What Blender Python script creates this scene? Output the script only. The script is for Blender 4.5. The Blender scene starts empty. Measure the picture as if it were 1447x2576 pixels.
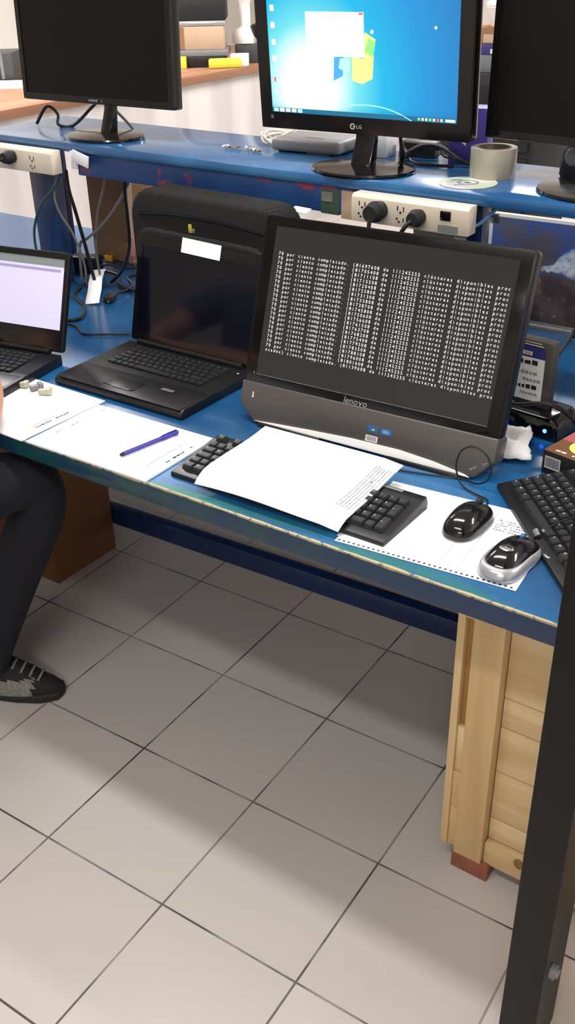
import bpy, bmesh, math, random
from mathutils import Vector, Matrix, Euler
random.seed(7)
D = bpy.data
SC = bpy.context.scene
COL = SC.collection
PI = math.pi
rad = math.radians

# ------------------------------------------------------------------ materials
def lin(c):
    c /= 255.0
    return c / 12.92 if c <= 0.04045 else ((c + 0.055) / 1.055) ** 2.4
def rgb(r, g, b): return (lin(r), lin(g), lin(b), 1.0)

def nt(m): return m.node_tree.nodes, m.node_tree.links
def mat(name, col, rough=0.5, metal=0.0, spec=0.5, noise=None, bump=None, coat=0.0, emit=0.0, trans=0.0, ior=1.45):
    """plain procedural surface; noise=(scale, amount) mottles the colour, bump=(scale, strength)"""
    m = D.materials.new(name); m.use_nodes = True
    N, L = nt(m); b = N['Principled BSDF']
    b.inputs['Base Color'].default_value = col
    b.inputs['Roughness'].default_value = rough
    b.inputs['Metallic'].default_value = metal
    b.inputs['Specular IOR Level'].default_value = spec
    b.inputs['Coat Weight'].default_value = coat
    b.inputs['Coat Roughness'].default_value = 0.08
    b.inputs['Transmission Weight'].default_value = trans
    b.inputs['IOR'].default_value = ior
    if emit:
        b.inputs['Emission Color'].default_value = col
        b.inputs['Emission Strength'].default_value = emit
    if noise or bump:
        tc = N.new('ShaderNodeTexCoord')
    if noise:
        n = N.new('ShaderNodeTexNoise'); n.inputs['Scale'].default_value = noise[0]; n.inputs['Detail'].default_value = 4
        L.new(tc.outputs['Object'], n.inputs['Vector'])
        mx = N.new('ShaderNodeMix'); mx.data_type = 'RGBA'; mx.blend_type = 'MULTIPLY'
        mx.inputs[0].default_value = noise[1]; mx.inputs[6].default_value = col
        r = N.new('ShaderNodeValToRGB'); r.color_ramp.elements[0].position = .3; r.color_ramp.elements[1].position = .7
        r.color_ramp.elements[0].color = (.25, .25, .25, 1)
        L.new(n.outputs['Fac'], r.inputs['Fac']); L.new(r.outputs['Color'], mx.inputs[7])
        L.new(mx.outputs[2], b.inputs['Base Color'])
    if bump:
        n2 = N.new('ShaderNodeTexNoise'); n2.inputs['Scale'].default_value = bump[0]; n2.inputs['Detail'].default_value = 3
        L.new(tc.outputs['Object'], n2.inputs['Vector'])
        bp = N.new('ShaderNodeBump'); bp.inputs['Strength'].default_value = bump[1]; bp.inputs['Distance'].default_value = 0.002
        L.new(n2.outputs['Fac'], bp.inputs['Height']); L.new(bp.outputs['Normal'], b.inputs['Normal'])
    return m

def math_node(N, op, a=None, b=None, c=None):
    n = N.new('ShaderNodeMath'); n.operation = op
    for i, v in enumerate((a, b, c)):
        if isinstance(v, (int, float)): n.inputs[i].default_value = v
    return n
def lk(L, src, dst): L.new(src, dst)
class G:
    """small helper for shader maths"""
    def __init__(s, m): s.N, s.L = nt(m); s.m = m
    def val(s, x): return x
    def op(s, o, a, b=0.0, c=0.0):
        n = s.N.new('ShaderNodeMath'); n.operation = o
        for i, v in enumerate((a, b, c)):
            if isinstance(v, (int, float)): n.inputs[i].default_value = v
            else: s.L.new(v, n.inputs[i])
        return n.outputs[0]
    def smooth(s, x, lo, hi):
        n = s.N.new('ShaderNodeMapRange'); n.interpolation_type = 'SMOOTHSTEP'
        s.L.new(x, n.inputs['Value']); n.inputs['From Min'].default_value = lo; n.inputs['From Max'].default_value = hi
        return n.outputs['Result']
    def noise(s, vec, scale, detail=3, rough=.5):
        n = s.N.new('ShaderNodeTexNoise'); n.inputs['Scale'].default_value = scale
        n.inputs['Detail'].default_value = detail; n.inputs['Roughness'].default_value = rough
        s.L.new(vec, n.inputs['Vector']); return n.outputs['Fac']
    def mix(s, f, a, b):
        n = s.N.new('ShaderNodeMix'); n.data_type = 'RGBA'
        if isinstance(f, (int, float)): n.inputs[0].default_value = f
        else: s.L.new(f, n.inputs[0])
        for i, v in ((6, a), (7, b)):
            if isinstance(v, tuple): n.inputs[i].default_value = v
            else: s.L.new(v, n.inputs[i])
        return n.outputs[2]
    def coord(s, kind='Object'):
        t = s.N.new('ShaderNodeTexCoord'); return t.outputs[kind]
    def mapping(s, vec, loc=(0,0,0), rot=(0,0,0), scale=(1,1,1), vt='POINT'):
        n = s.N.new('ShaderNodeMapping'); n.vector_type = vt
        n.inputs['Location'].default_value = loc; n.inputs['Rotation'].default_value = rot; n.inputs['Scale'].default_value = scale
        s.L.new(vec, n.inputs['Vector']); return n.outputs['Vector']
    def sep(s, vec):
        n = s.N.new('ShaderNodeSeparateXYZ'); s.L.new(vec, n.inputs[0]); return n.outputs
    def base(s, sock): s.L.new(sock, s.N['Principled BSDF'].inputs['Base Color'])

M = {}
M['black_gloss'] = mat('black_gloss_plastic', rgb(14, 13, 15), .12, coat=.3)
M['black_satin'] = mat('black_satin_plastic', rgb(22, 21, 23), .38)
M['black_matte'] = mat('black_matte_plastic', rgb(26, 25, 27), .6, bump=(900, .15))
M['black_key'] = mat('black_key_plastic', rgb(38, 38, 41), .45)
M['laptop_key'] = mat('laptop_key_plastic', rgb(30, 31, 33), .4)
M['legend'] = mat('pale_key_legend', rgb(205, 208, 210), .6)
M['legend_dim'] = mat('grey_key_legend', rgb(120, 124, 124), .6)
M['grey_plastic'] = mat('dark_grey_plastic', rgb(84, 80, 78), .38, metal=.15)
M['grey_mid'] = mat('mid_grey_plastic', rgb(120, 120, 122), .45)
M['silver'] = mat('silver_plastic', rgb(176, 178, 182), .28, metal=.55)
M['chrome'] = mat('chrome', rgb(220, 222, 225), .12, metal=1.0)
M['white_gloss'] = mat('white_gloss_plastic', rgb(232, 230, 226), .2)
M['white'] = mat('white_plastic', rgb(225, 224, 220), .45)
M['cream'] = mat('cream_plastic', rgb(222, 210, 190), .38, noise=(6, .12))
M['paper'] = mat('white_paper', rgb(236, 238, 242), .75)
M['paper_warm'] = mat('warm_paper_edge', rgb(206, 196, 172), .8)
M['ink_grey'] = mat('grey_ink', rgb(126, 130, 142), .8)
M['ink_dark'] = mat('dark_ink', rgb(60, 62, 74), .8)
M['ink_black'] = mat('black_ink', rgb(24, 24, 26), .7)
M['pen_blue'] = mat('blue_pen_plastic', rgb(44, 40, 142), .3)
M['wire_black'] = mat('black_cable', rgb(16, 16, 18), .45)
M['wire_grey'] = mat('grey_cable', rgb(118, 114, 112), .5)
M['wire_green'] = mat('green_cable', rgb(52, 92, 78), .5)
M['wire_blue'] = mat('blue_cable', rgb(88, 132, 176), .5)
M['wire_white'] = mat('white_cable', rgb(206, 200, 186), .5)
M['fabric_black'] = mat('black_nylon', rgb(25, 24, 24), .85, bump=(500, .5), noise=(14, .35))
M['card'] = mat('brown_cardboard', rgb(142, 108, 78), .85, noise=(5, .25), bump=(80, .1))
M['card_dark'] = mat('dark_cardboard', rgb(112, 74, 42), .85, noise=(4, .3))
M['card_pale'] = mat('pale_cardboard', rgb(186, 160, 136), .85, noise=(5, .15))
M['yellow'] = mat('yellow_plastic', rgb(214, 208, 72), .5)
M['orange'] = mat('orange_plastic', rgb(222, 160, 48), .45)
M['purple'] = mat('purple_box_print', rgb(62, 48, 128), .45)
M['navy_box'] = mat('navy_box_print', rgb(46, 48, 112), .5)
M['steel_grey'] = mat('grey_painted_steel', rgb(104, 110, 112), .5)
M['slate'] = mat('dark_slate_metal', rgb(62, 64, 66), .5)
M['brass'] = mat('steel_prong', rgb(200, 198, 190), .25, metal=1)
M['red'] = mat('red_print', rgb(170, 52, 58), .6)
M['skin'] = mat('skin', rgb(190, 138, 114), .5, noise=(30, .08))
M['jeans'] = mat('dark_denim', rgb(15, 16, 29), .9, noise=(40, .4), bump=(600, .3))
M['shirt'] = mat('grey_cotton', rgb(92, 96, 108), .9, noise=(20, .2))
M['hair'] = mat('dark_hair', rgb(26, 20, 18), .6, bump=(200, .6))
M['eye_white'] = mat('eye_white', rgb(230, 228, 222), .2)
M['lips'] = mat('lips', rgb(158, 92, 84), .5)
M['shoe'] = mat('black_shoe_suede', rgb(26, 20, 22), .8, noise=(30, .3))
M['shoe_mesh'] = mat('grey_shoe_mesh', rgb(128, 126, 122), .8, noise=(120, .6))
M['shoe_red'] = mat('coral_shoe_panel', rgb(190, 92, 80), .7, noise=(60, .3))
M['tissue'] = mat('white_tissue', rgb(232, 230, 230), .9, bump=(60, .6))
M['led_blue'] = mat('blue_led', (0.02, 0.10, 1.0, 1), .3, emit=14)
M['tape'] = mat('packing_tape', rgb(160, 154, 138), .25, noise=(4, .15), coat=.2)
M['tape_core'] = mat('tape_core_card', rgb(120, 106, 92), .8)
M['foil'] = mat('silver_foil', rgb(225, 228, 235), .08, metal=1)
M['brown_wood'] = mat('brown_foot_wood', rgb(140, 84, 62), .6, noise=(30, .3))
M['post'] = mat('black_painted_steel', rgb(12, 9, 10), .5, spec=.3, noise=(18, .25))
M['rubber'] = mat('dark_rubber', rgb(28, 28, 29), .7)
M['mouse_grey'] = mat('mouse_side_grey', rgb(92, 90, 94), .5)
M['pcb_green'] = mat('dull_green_label', rgb(60, 84, 66), .6)
M['pink_paper'] = mat('pinkish_crumpled_paper', rgb(196, 140, 124), .8, noise=(12, .2))
M['clear'] = mat('clear_plastic_bits', rgb(178, 176, 150), .2)
M['amber_text'] = mat('tag_yellow', rgb(188, 180, 60), .5)
M['tube'] = mat('lit_tube', (1, .97, .92, 1), .4, emit=6)
M['ceil_white'] = mat('ceiling_paint', rgb(226, 224, 220), .9)
M['screen_black'] = mat('dark_glossy_screen', rgb(12, 11, 14), .10, coat=.2)
M['screen_matte'] = mat('dark_matte_screen', rgb(16, 13, 13), .36, spec=.25)
M['screen_off_blue'] = mat('dark_blue_off_screen', rgb(8, 10, 22), .08)
M['aio_glass'] = mat('glossy_front_glass', rgb(9, 8, 9), .14, spec=.3)
M['text_glow'] = mat('lit_screen_text', rgb(216, 212, 216), .5, emit=.75)
M['seat_black'] = mat('black_seat_fabric', rgb(30, 30, 32), .85)
M['hinge'] = mat('dark_hinge', rgb(20, 20, 22), .3)

# blue desk paint with worn tan edge and green stains, sizes in metres of the board itself
def desk_paint(name, wear_axis_edge=True, col=(28, 92, 142), dark=(22, 72, 116)):
    m = mat(name, rgb(*col), .24, coat=.25); g = G(m)
    co = g.coord(); x, y, z = g.sep(co)
    n1 = g.noise(co, 3.0, 4); n2 = g.noise(g.mapping(co, scale=(1, .25, 1)), 40, 4, .7)
    c = g.mix(g.smooth(n1, .35, .65), rgb(*dark), rgb(*col))
    c = g.mix(g.op('MULTIPLY', g.smooth(n2, .60, .78), .35), c, rgb(70, 120, 158))
    if wear_axis_edge:
        ne = g.noise(g.mapping(co, scale=(1, 1, .3)), 9, 5, .65); nf = g.noise(co, 55, 4, .7)
        front = g.smooth(y, .003, .0005)                       # the vertical front face
        c = g.mix(front, c, g.mix(g.op('MULTIPLY', g.smooth(x, -.05, -.75), g.smooth(ne, .34, .62)), rgb(14, 46, 82), rgb(22, 66, 68)))
        # green stain smeared along the front of the top, thickest in the middle
        gz = g.op('MULTIPLY', g.smooth(y, .055, .0), g.smooth(g.noise(g.mapping(co, scale=(.5, 3, 1)), 7, 4), .44, .62))
        c = g.mix(g.op('MULTIPLY', g.op('MULTIPLY', gz, g.op('SUBTRACT', 1.0, front)), .66), c, rgb(44, 116, 84))
        # bare wood where paint has rubbed off the arris
        ed = g.op('ADD', y, g.op('MULTIPLY', g.op('ABSOLUTE', g.op('SUBTRACT', z, 0.0)), 1.0))
        ew = g.op('ADD', -.0012, g.op('MULTIPLY', ne, .0105))
        em = g.op('LESS_THAN', ed, ew)
        em2 = g.op('MULTIPLY', em, g.smooth(nf, .36, .50))
        c = g.mix(g.op('MULTIPLY', em2, .9), c, rgb(172, 160, 122))
        # knocks on the front face
        kn = g.op('MULTIPLY', front, g.smooth(g.noise(g.mapping(co, scale=(1, 1, .5)), 24, 2), .73, .78))
        c = g.mix(kn, c, rgb(150, 160, 150))
    g.base(c)
    r = g.op('ADD', .16, g.op('MULTIPLY', n1, .2)); g.L.new(r, g.N['Principled BSDF'].inputs['Roughness'])
    return m
M['desk'] = desk_paint('worn_blue_desk_paint')
M['desk_leg'] = desk_paint('blue_leg_paint', False, (26, 58, 104), (20, 44, 84))
M['stretcher'] = desk_paint('dark_blue_rail_paint', False, (22, 46, 92), (16, 36, 76))

def shelf_paint():
    m = mat('blue_shelf_paint', rgb(44, 96, 148), .2, coat=.3); g = G(m)
    co = g.coord(); n1 = g.noise(co, 4, 4)
    c = g.mix(g.smooth(n1, .35, .65), rgb(36, 88, 138), rgb(54, 112, 160))
    n2 = g.noise(g.mapping(co, scale=(.6, 1, 1)), 60, 4, .7)
    c = g.mix(g.op('MULTIPLY', g.smooth(n2, .6, .75), .3), c, rgb(96, 138, 172))
    g.base(c); return m
M['shelf'] = shelf_paint()
def apron_paint():
    m = mat('blue_apron_paint_with_red_patches', rgb(32, 70, 128), .4); g = G(m)
    co = g.coord(); n1 = g.noise(co, 5, 4)
    c = g.mix(g.smooth(n1, .35, .65), rgb(28, 62, 116), rgb(38, 80, 140))
    nr = g.noise(g.mapping(co, loc=(.37, 0, .2), scale=(1, 1, 1.3)), 7.5, 5, .6)
    c = g.mix(g.op('MULTIPLY', g.smooth(nr, .555, .60), .8), c, rgb(150, 48, 72))
    g.base(c); return m
M['apron'] = apron_paint()

def tile_floor():
    m = mat('grey_ceramic_tiles', rgb(180, 172, 166), .32); g = G(m)
    co = g.coord()
    v = g.mapping(co, loc=(-1.20426, .60207, 0), rot=(0, 0, rad(1.8198)), vt='TEXTURE')
    b = g.N.new('ShaderNodeTexBrick'); b.offset = 0; b.squash = 1; b.offset_frequency = 2
    b.inputs['Scale'].default_value = 1; b.inputs['Brick Width'].default_value = .3; b.inputs['Row Height'].default_value = .3
    b.inputs['Mortar Size'].default_value = .0024; b.inputs['Mortar Smooth'].default_value = .3; b.inputs['Bias'].default_value = 0
    b.inputs['Color1'].default_value = rgb(190, 182, 177); b.inputs['Color2'].default_value = rgb(182, 175, 170)
    g.L.new(v, b.inputs['Vector'])
    n = g.noise(co, 6, 4); n2 = g.noise(co, 2.1, 2)
    gr = g.mix(g.smooth(n, .36, .60), rgb(62, 55, 52), rgb(140, 130, 122))
    g.L.new(gr, b.inputs['Mortar'])
    c = g.mix(g.op('MULTIPLY', g.smooth(n2, .35, .7), .10), b.outputs['Color'], rgb(150, 140, 132))
    sp = g.smooth(g.noise(co, 34, 2), .785, .80)
    c = g.mix(g.op('MULTIPLY', sp, .6), c, rgb(110, 104, 98))
    g.base(c)
    bp = g.N.new('ShaderNodeBump'); bp.inputs['Strength'].default_value = .4; bp.inputs['Distance'].default_value = .0015; bp.invert = True
    g.L.new(b.outputs['Fac'], bp.inputs['Height']); g.L.new(bp.outputs['Normal'], g.N['Principled BSDF'].inputs['Normal'])
    return m
M['tiles'] = tile_floor()

def wood(name, c1, c2, axis='x', scale=1.0, rough=.55):
    m = mat(name, rgb(*c1), rough); g = G(m)
    co = g.coord('Object')
    sc = {'x': (.55, 7, 7), 'z': (7, 7, .45), 'y': (7, .55, 7)}[axis]
    inf = g.N.new('ShaderNodeObjectInfo')
    off = g.N.new('ShaderNodeVectorMath'); off.operation = 'ADD'
    cb = g.N.new('ShaderNodeCombineXYZ')
    for i in range(3): g.L.new(g.op('MULTIPLY', inf.outputs['Random'], 7.3 + i), cb.inputs[i])
    g.L.new(co, off.inputs[0]); g.L.new(cb.outputs[0], off.inputs[1])
    v = g.mapping(off.outputs[0], scale=tuple(k * scale for k in sc))
    n = g.noise(v, 2.4, 5, .55); n2 = g.noise(v, 11, 3, .6)
    f = g.op('ADD', g.op('MULTIPLY', g.smooth(n, .33, .68), .75), g.op('MULTIPLY', n2, .25))
    g.base(g.mix(f, rgb(*c2), rgb(*c1)))
    return m
M['pine_v'] = wood('pale_pine_upright', (206, 178, 132), (182, 150, 104), 'z')
M['pine_h'] = wood('pale_pine_boards', (220, 198, 158), (190, 160, 112), 'x')
M['pine_gap'] = wood('darker_pine_strip', (158, 118, 66), (128, 92, 48), 'z')
M['counter_wood'] = wood('reddish_brown_counter_wood', (166, 124, 98), (138, 94, 72), 'y', .6, .4)

def wall_paint():
    m = mat('off_white_wall_paint', rgb(222, 216, 208), .8); g = G(m)
    co = g.coord(); n = g.noise(co, 1.2, 3)
    g.base(g.mix(g.smooth(n, .3, .7), rgb(216, 210, 202), rgb(228, 223, 215))); return m
M['wall'] = wall_paint()
def panel_paint():
    m = mat('white_counter_panel', rgb(214, 208, 206), .45); g = G(m)
    co = g.coord(); n = g.noise(g.mapping(co, scale=(1, 2.2, .15)), 2.0, 3)
    g.base(g.mix(g.smooth(n, .35, .65), rgb(202, 196, 196), rgb(224, 219, 216))); return m
M['panel'] = panel_paint()

def table_print():
    """printed form: faint ruled table on the right part of a sheet, sizes in metres from its front left corner"""
    m = mat('printed_form_paper', rgb(238, 241, 246), .7); g = G(m)
    co = g.coord(); x, y, z = g.sep(co)
    inx = g.op('MULTIPLY', g.smooth(x, .045, .10), g.op('LESS_THAN', x, .292))
    iny = g.op('MULTIPLY', g.op('GREATER_THAN', y, .05), g.op('LESS_THAN', y, .19))
    reg = g.op('MULTIPLY', inx, iny)
    rows = g.op('LESS_THAN', g.op('FRACT', g.op('MULTIPLY', x, 170)), .34)
    nz = g.smooth(g.noise(g.mapping(co, scale=(1, .25, 1)), 420, 2), .42, .58)
    cols = g.op('LESS_THAN', g.op('FRACT', g.op('MULTIPLY', y, 46)), .10)
    f = g.op('MULTIPLY', reg, g.op('MAXIMUM', g.op('MULTIPLY', rows, nz), cols))
    hd = g.op('MULTIPLY', g.op('MULTIPLY', g.op('GREATER_THAN', x, .265), iny), rows)
    c = g.mix(g.op('MULTIPLY', f, .6), rgb(238, 241, 246), rgb(120, 126, 138))
    c = g.mix(g.op('MULTIPLY', hd, .7), c, rgb(70, 74, 84))
    g.base(c); return m
M['form'] = table_print()

def wallpaper():
    """desktop picture on the lit monitor: blue field with a white glow low on the left"""
    m = mat('lit_desktop_picture', rgb(20, 130, 210), .3); g = G(m)
    co = g.coord(); x, y, z = g.sep(co)
    dx = g.op('SUBTRACT', x, -.135); dy = g.op('SUBTRACT', y, .165)
    d = g.op('SQRT', g.op('ADD', g.op('MULTIPLY', dx, dx), g.op('MULTIPLY', g.op('MULTIPLY', dy, dy), .8)))
    r = g.N.new('ShaderNodeValToRGB'); cr = r.color_ramp
    cr.elements[0].position = .0; cr.elements[0].color = (1.6, 1.6, 1.6, 1)
    cr.elements[1].position = 1.0; cr.elements[1].color = rgb(28, 132, 204)
    for p, c in ((.17, (1.05, 1.2, 1.2, 1)), (.30, rgb(120, 240, 250)), (.46, rgb(20, 196, 246)), (.72, rgb(24, 158, 230))):
        e = cr.elements.new(p); e.color = c
    g.L.new(g.op('MULTIPLY', d, 2.6), r.inputs['Fac'])
    dk = g.smooth(y, .135, .105)
    c = g.mix(g.op('MULTIPLY', dk, .35), r.outputs['Color'], rgb(10, 96, 140))
    b = g.N['Principled BSDF']
    b.inputs['Base Color'].default_value = (0.01, 0.01, 0.01, 1)
    g.L.new(c, b.inputs['Emission Color']); b.inputs['Emission Strength'].default_value = 1.0
    return m
M['wallpaper'] = wallpaper()
def glow(name, c, s=1.0): return mat(name, c, .4, emit=s)
M['s_white'] = glow('screen_white', rgb(250, 252, 255), 1.05)
M['s_red'] = glow('screen_red', rgb(214, 90, 80))
M['s_green'] = glow('screen_green', rgb(120, 200, 110))
M['s_yellow'] = glow('screen_yellow', rgb(246, 226, 120))
M['s_blue'] = glow('screen_blue', rgb(60, 140, 200))
M['s_task'] = glow('screen_taskbar', rgb(20, 96, 128), .8)
M['s_cyan'] = glow('screen_cyan', rgb(150, 232, 248))
M['s_pale'] = glow('screen_pale_icons', rgb(190, 205, 225))
M['s_lav'] = glow('screen_lavender', rgb(176, 172, 198), .85)
M['s_bar'] = glow('screen_grey_green', rgb(104, 112, 112), .8)
M['s_bar2'] = glow('screen_slate_purple', rgb(130, 124, 160), .8)
M['sticker_blue'] = mat('blue_sticker', rgb(40, 96, 150), .3)
M['sticker_white'] = mat('white_sticker', rgb(214, 212, 208), .4)

def picture_print():
    """landscape print: dark sky, white and blue cloud plume, brown land dotted with pink lights"""
    m = mat('printed_landscape', rgb(80, 80, 90), .35); g = G(m)
    co = g.coord(); x, y, z = g.sep(co)
    n = g.noise(co, 9, 5, .6); n2 = g.noise(co, 22, 5, .65); n3 = g.noise(co, 70, 3, .6)
    sky = g.mix(g.smooth(n, .40, .62), rgb(104, 100, 108), rgb(66, 104, 184))
    ctr = g.op('ADD', .083, g.op('MULTIPLY', x, .36)); hw = g.op('ADD', .006, g.op('MULTIPLY', g.smooth(x, .12, .26), .046))
    dd = g.op('DIVIDE', g.op('ABSOLUTE', g.op('SUBTRACT', g.op('ADD', y, g.op('MULTIPLY', g.op('SUBTRACT', n2, .5), .05)), ctr)), hw)
    pm = g.op('MULTIPLY', g.smooth(dd, 1.0, .55), g.smooth(x, .12, .15))
    sky = g.mix(pm, sky, g.mix(g.smooth(n3, .3, .6), rgb(176, 200, 228), rgb(240, 246, 252)))
    land = g.mix(g.smooth(n, .4, .6), rgb(92, 74, 76), rgb(136, 112, 102))
    land = g.mix(g.op('MULTIPLY', g.smooth(n3, .60, .70), g.smooth(n, .44, .56)), land, rgb(226, 184, 168))
    hz = g.op('ADD', y, g.op('MULTIPLY', n2, .03))
    g.base(g.mix(g.smooth(hz, .138, .128), sky, land)); return m
M['picture'] = picture_print()

def cd_mat():
    m = mat('disc_surface', rgb(214, 222, 206), .18, metal=.2); g = G(m)
    co = g.coord(); x, y, z = g.sep(co)
    a = g.op('ARCTAN2', y, x); s = g.op('SINE', g.op('MULTIPLY', a, 2.0))
    g.base(g.mix(g.smooth(s, -.6, .9), rgb(206, 220, 196), rgb(232, 230, 228))); return m
M['disc'] = cd_mat()

# ------------------------------------------------------------------ mesh helpers
FONT = {}
def glyph(ch):
    if ch not in FONT:
        cu = D.curves.new('glyph_curve', 'FONT'); cu.body = ch; cu.size = 1; cu.resolution_u = 2
        ob = D.objects.new('glyph_tmp', cu); me = ob.to_mesh()
        vs = [v.co.copy() for v in me.vertices]; fs = [tuple(p.vertices) for p in me.polygons]
        ob.to_mesh_clear(); D.objects.remove(ob); D.curves.remove(cu)
        xs = [v.x for v in vs] or [0]
        FONT[ch] = (vs, fs, min(xs), max(xs))
    return FONT[ch]

class MB:
    def __init__(s): s.bm = bmesh.new(); s.mi = 0
    def add(s, verts, faces, mi=None):
        vs = [s.bm.verts.new(v) for v in verts]
        for f in faces:
            try:
                fc = s.bm.faces.new([vs[i] for i in f]); fc.material_index = s.mi if mi is None else mi
            except ValueError: pass
        return vs
    def merge(s, t, mx=None, mi=None):
        t.verts.index_update()
        vs = [v.co if mx is None else mx @ v.co for v in t.verts]
        s.add(vs, [[v.index for v in f.verts] for f in t.faces], mi); t.free(); return s
    def box(s, c, size, rot=None, bev=0, seg=2, mi=None, taper=1.0):
        t = bmesh.new(); bmesh.ops.create_cube(t, size=1)
        for v in t.verts:
            k = taper if v.co.z > 0 else 1.0
            v.co = Vector((v.co.x * size[0] * k, v.co.y * size[1] * k, v.co.z * size[2]))
        if bev: bmesh.ops.bevel(t, geom=t.edges[:], offset=bev, segments=seg, affect='EDGES', profile=.5)
        mx = Matrix.Translation(c)
        if rot is not None: mx = mx @ Euler(rot).to_matrix().to_4x4()
        return s.merge(t, mx, mi)
    def prism(s, pts, h0, h1, axis='z', bev=0, seg=2, mi=None):
        """outline in a plane extruded along an axis: z -> (x,y), y -> (x,z), x -> (y,z)"""
        def P(a, b, h): return {'z': (a, b, h), 'y': (a, h, b), 'x': (h, a, b)}[axis]
        t = bmesh.new(); n = len(pts)
        lo = [t.verts.new(P(a, b, h0)) for a, b in pts]; hi = [t.verts.new(P(a, b, h1)) for a, b in pts]
        t.faces.new(lo); t.faces.new(hi)
        for i in range(n): t.faces.new([lo[i], lo[(i + 1) % n], hi[(i + 1) % n], hi[i]])
        bmesh.ops.recalc_face_normals(t, faces=t.faces[:])
        if bev: bmesh.ops.bevel(t, geom=t.edges[:], offset=bev, segments=seg, affect='EDGES', profile=.5)
        return s.merge(t, None, mi)
    def cyl(s, p0, p1, r0, r1=None, seg=20, mi=None, cap=True):
        r1 = r0 if r1 is None else r1
        p0, p1 = Vector(p0), Vector(p1); d = (p1 - p0).normalized()
        a = d.orthogonal().normalized(); b = d.cross(a)
        vs = []
        for p, r in ((p0, r0), (p1, r1)):
            vs += [p + (a * math.cos(2 * PI * i / seg) + b * math.sin(2 * PI * i / seg)) * r for i in range(seg)]
        fs = [[i, (i + 1) % seg, seg + (i + 1) % seg, seg + i] for i in range(seg)]
        if cap: fs += [list(range(seg))[::-1], list(range(seg, 2 * seg))]
        s.add(vs, fs, mi); return s
    def lathe(s, prof, seg=40, c=(0, 0, 0), mi=None, sx=1.0, sy=1.0):
        c = Vector(c); vs = []; n = len(prof)
        for i in range(seg):
            a = 2 * PI * i / seg
            vs += [c + Vector((math.cos(a) * r * sx, math.sin(a) * r * sy, z)) for r, z in prof]
        fs = []
        for i in range(seg):
            j = (i + 1) % seg
            for k in range(n - 1): fs.append([i * n + k, j * n + k, j * n + k + 1, i * n + k + 1])
        if prof[0][0] > 1e-6 and prof[-1][0] > 1e-6 and prof[0] != prof[-1]:
            fs.append([i * n for i in range(seg)][::-1]); fs.append([i * n + n - 1 for i in range(seg)])
        s.add(vs, fs, mi); return s
    def tube(s, pts, r, seg=8, sub=6, mi=None):
        P = [Vector(p) for p in pts]
        if len(P) > 2 and sub > 1:
            Q = []
            for i in range(len(P) - 1):
                a, b, c, d = P[max(i - 1, 0)], P[i], P[i + 1], P[min(i + 2, len(P) - 1)]
                for k in range(sub):
                    t = k / sub
                    Q.append(.5 * ((2 * b) + (c - a) * t + (2 * a - 5 * b + 4 * c - d) * t * t + (3 * b - a - 3 * c + d) * t ** 3))
            Q.append(P[-1]); P = Q
        vs = []; n = len(P); up = None
        for i in range(n):
            d = (P[min(i + 1, n - 1)] - P[max(i - 1, 0)])
            d = d.normalized() if d.length > 1e-9 else Vector((0, 0, 1))
            if up is None: up = d.orthogonal().normalized()
            a = (up - d * up.dot(d)); a = a.normalized() if a.length > 1e-6 else d.orthogonal().normalized(); up = a
            b = d.cross(a)
            vs += [P[i] + (a * math.cos(2 * PI * k / seg) + b * math.sin(2 * PI * k / seg)) * r for k in range(seg)]
        fs = [[i * seg + k, i * seg + (k + 1) % seg, (i + 1) * seg + (k + 1) % seg, (i + 1) * seg + k] for i in range(n - 1) for k in range(seg)]
        fs += [list(range(seg))[::-1], list(range((n - 1) * seg, n * seg))]
        s.add(vs, fs, mi); return s
    def quad(s, pts, mi=None): s.add(pts, [list(range(len(pts)))], mi); return s
    def rect(s, x0, y0, x1, y1, z, mi=None): return s.quad([(x0, y0, z), (x1, y0, z), (x1, y1, z), (x0, y1, z)], mi)
    def disc(s, c, r, seg=24, mi=None, ry=None):
        ry = r if ry is None else ry
        return s.quad([(c[0] + r * math.cos(2 * PI * i / seg), c[1] + ry * math.sin(2 * PI * i / seg), c[2]) for i in range(seg)], mi)
    def text(s, txt, x, y, z, size, pitch=None, mi=None, mx=None, squeeze=1.0, shear=0.0):
        """lettering in the local xy plane; pitch = fixed advance per character"""
        cx = x
        for ch in txt:
            if ch == ' ':
                cx += pitch if pitch else size * .3 * squeeze; continue
            vs, fs, a, b = glyph(ch)
            if pitch:
                k = min(1.0, pitch * .86 / max((b - a) * size, 1e-6)); k = max(k, .0)
                w = (b - a) * size * k; ox = cx + (pitch - w) / 2
                pts = [Vector((ox + (v.x - a) * size * k + v.y * shear * size, y + v.y * size, z)) for v in vs]; cx += pitch
            else:
                pts = [Vector((cx + (v.x - a) * size * squeeze + v.y * shear * size, y + v.y * size, z)) for v in vs]; cx += ((b - a) + .09) * size * squeeze
            if mx is not None: pts = [mx @ p for p in pts]
            s.add(pts, fs, mi)
        return cx
    def blob(s, c, r, seg=20, rings=12, mi=None, rot=None, fn=None):
        t = bmesh.new(); bmesh.ops.create_uvsphere(t, u_segments=seg, v_segments=rings, radius=1)
        for v in t.verts:
            p = v.co.copy()
            if fn: p = fn(p)
            v.co = Vector((p.x * r[0], p.y * r[1], p.z * r[2]))
        mx = Matrix.Translation(c)
        if rot is not None: mx = mx @ Euler(rot).to_matrix().to_4x4()
        return s.merge(t, mx, mi)
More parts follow.
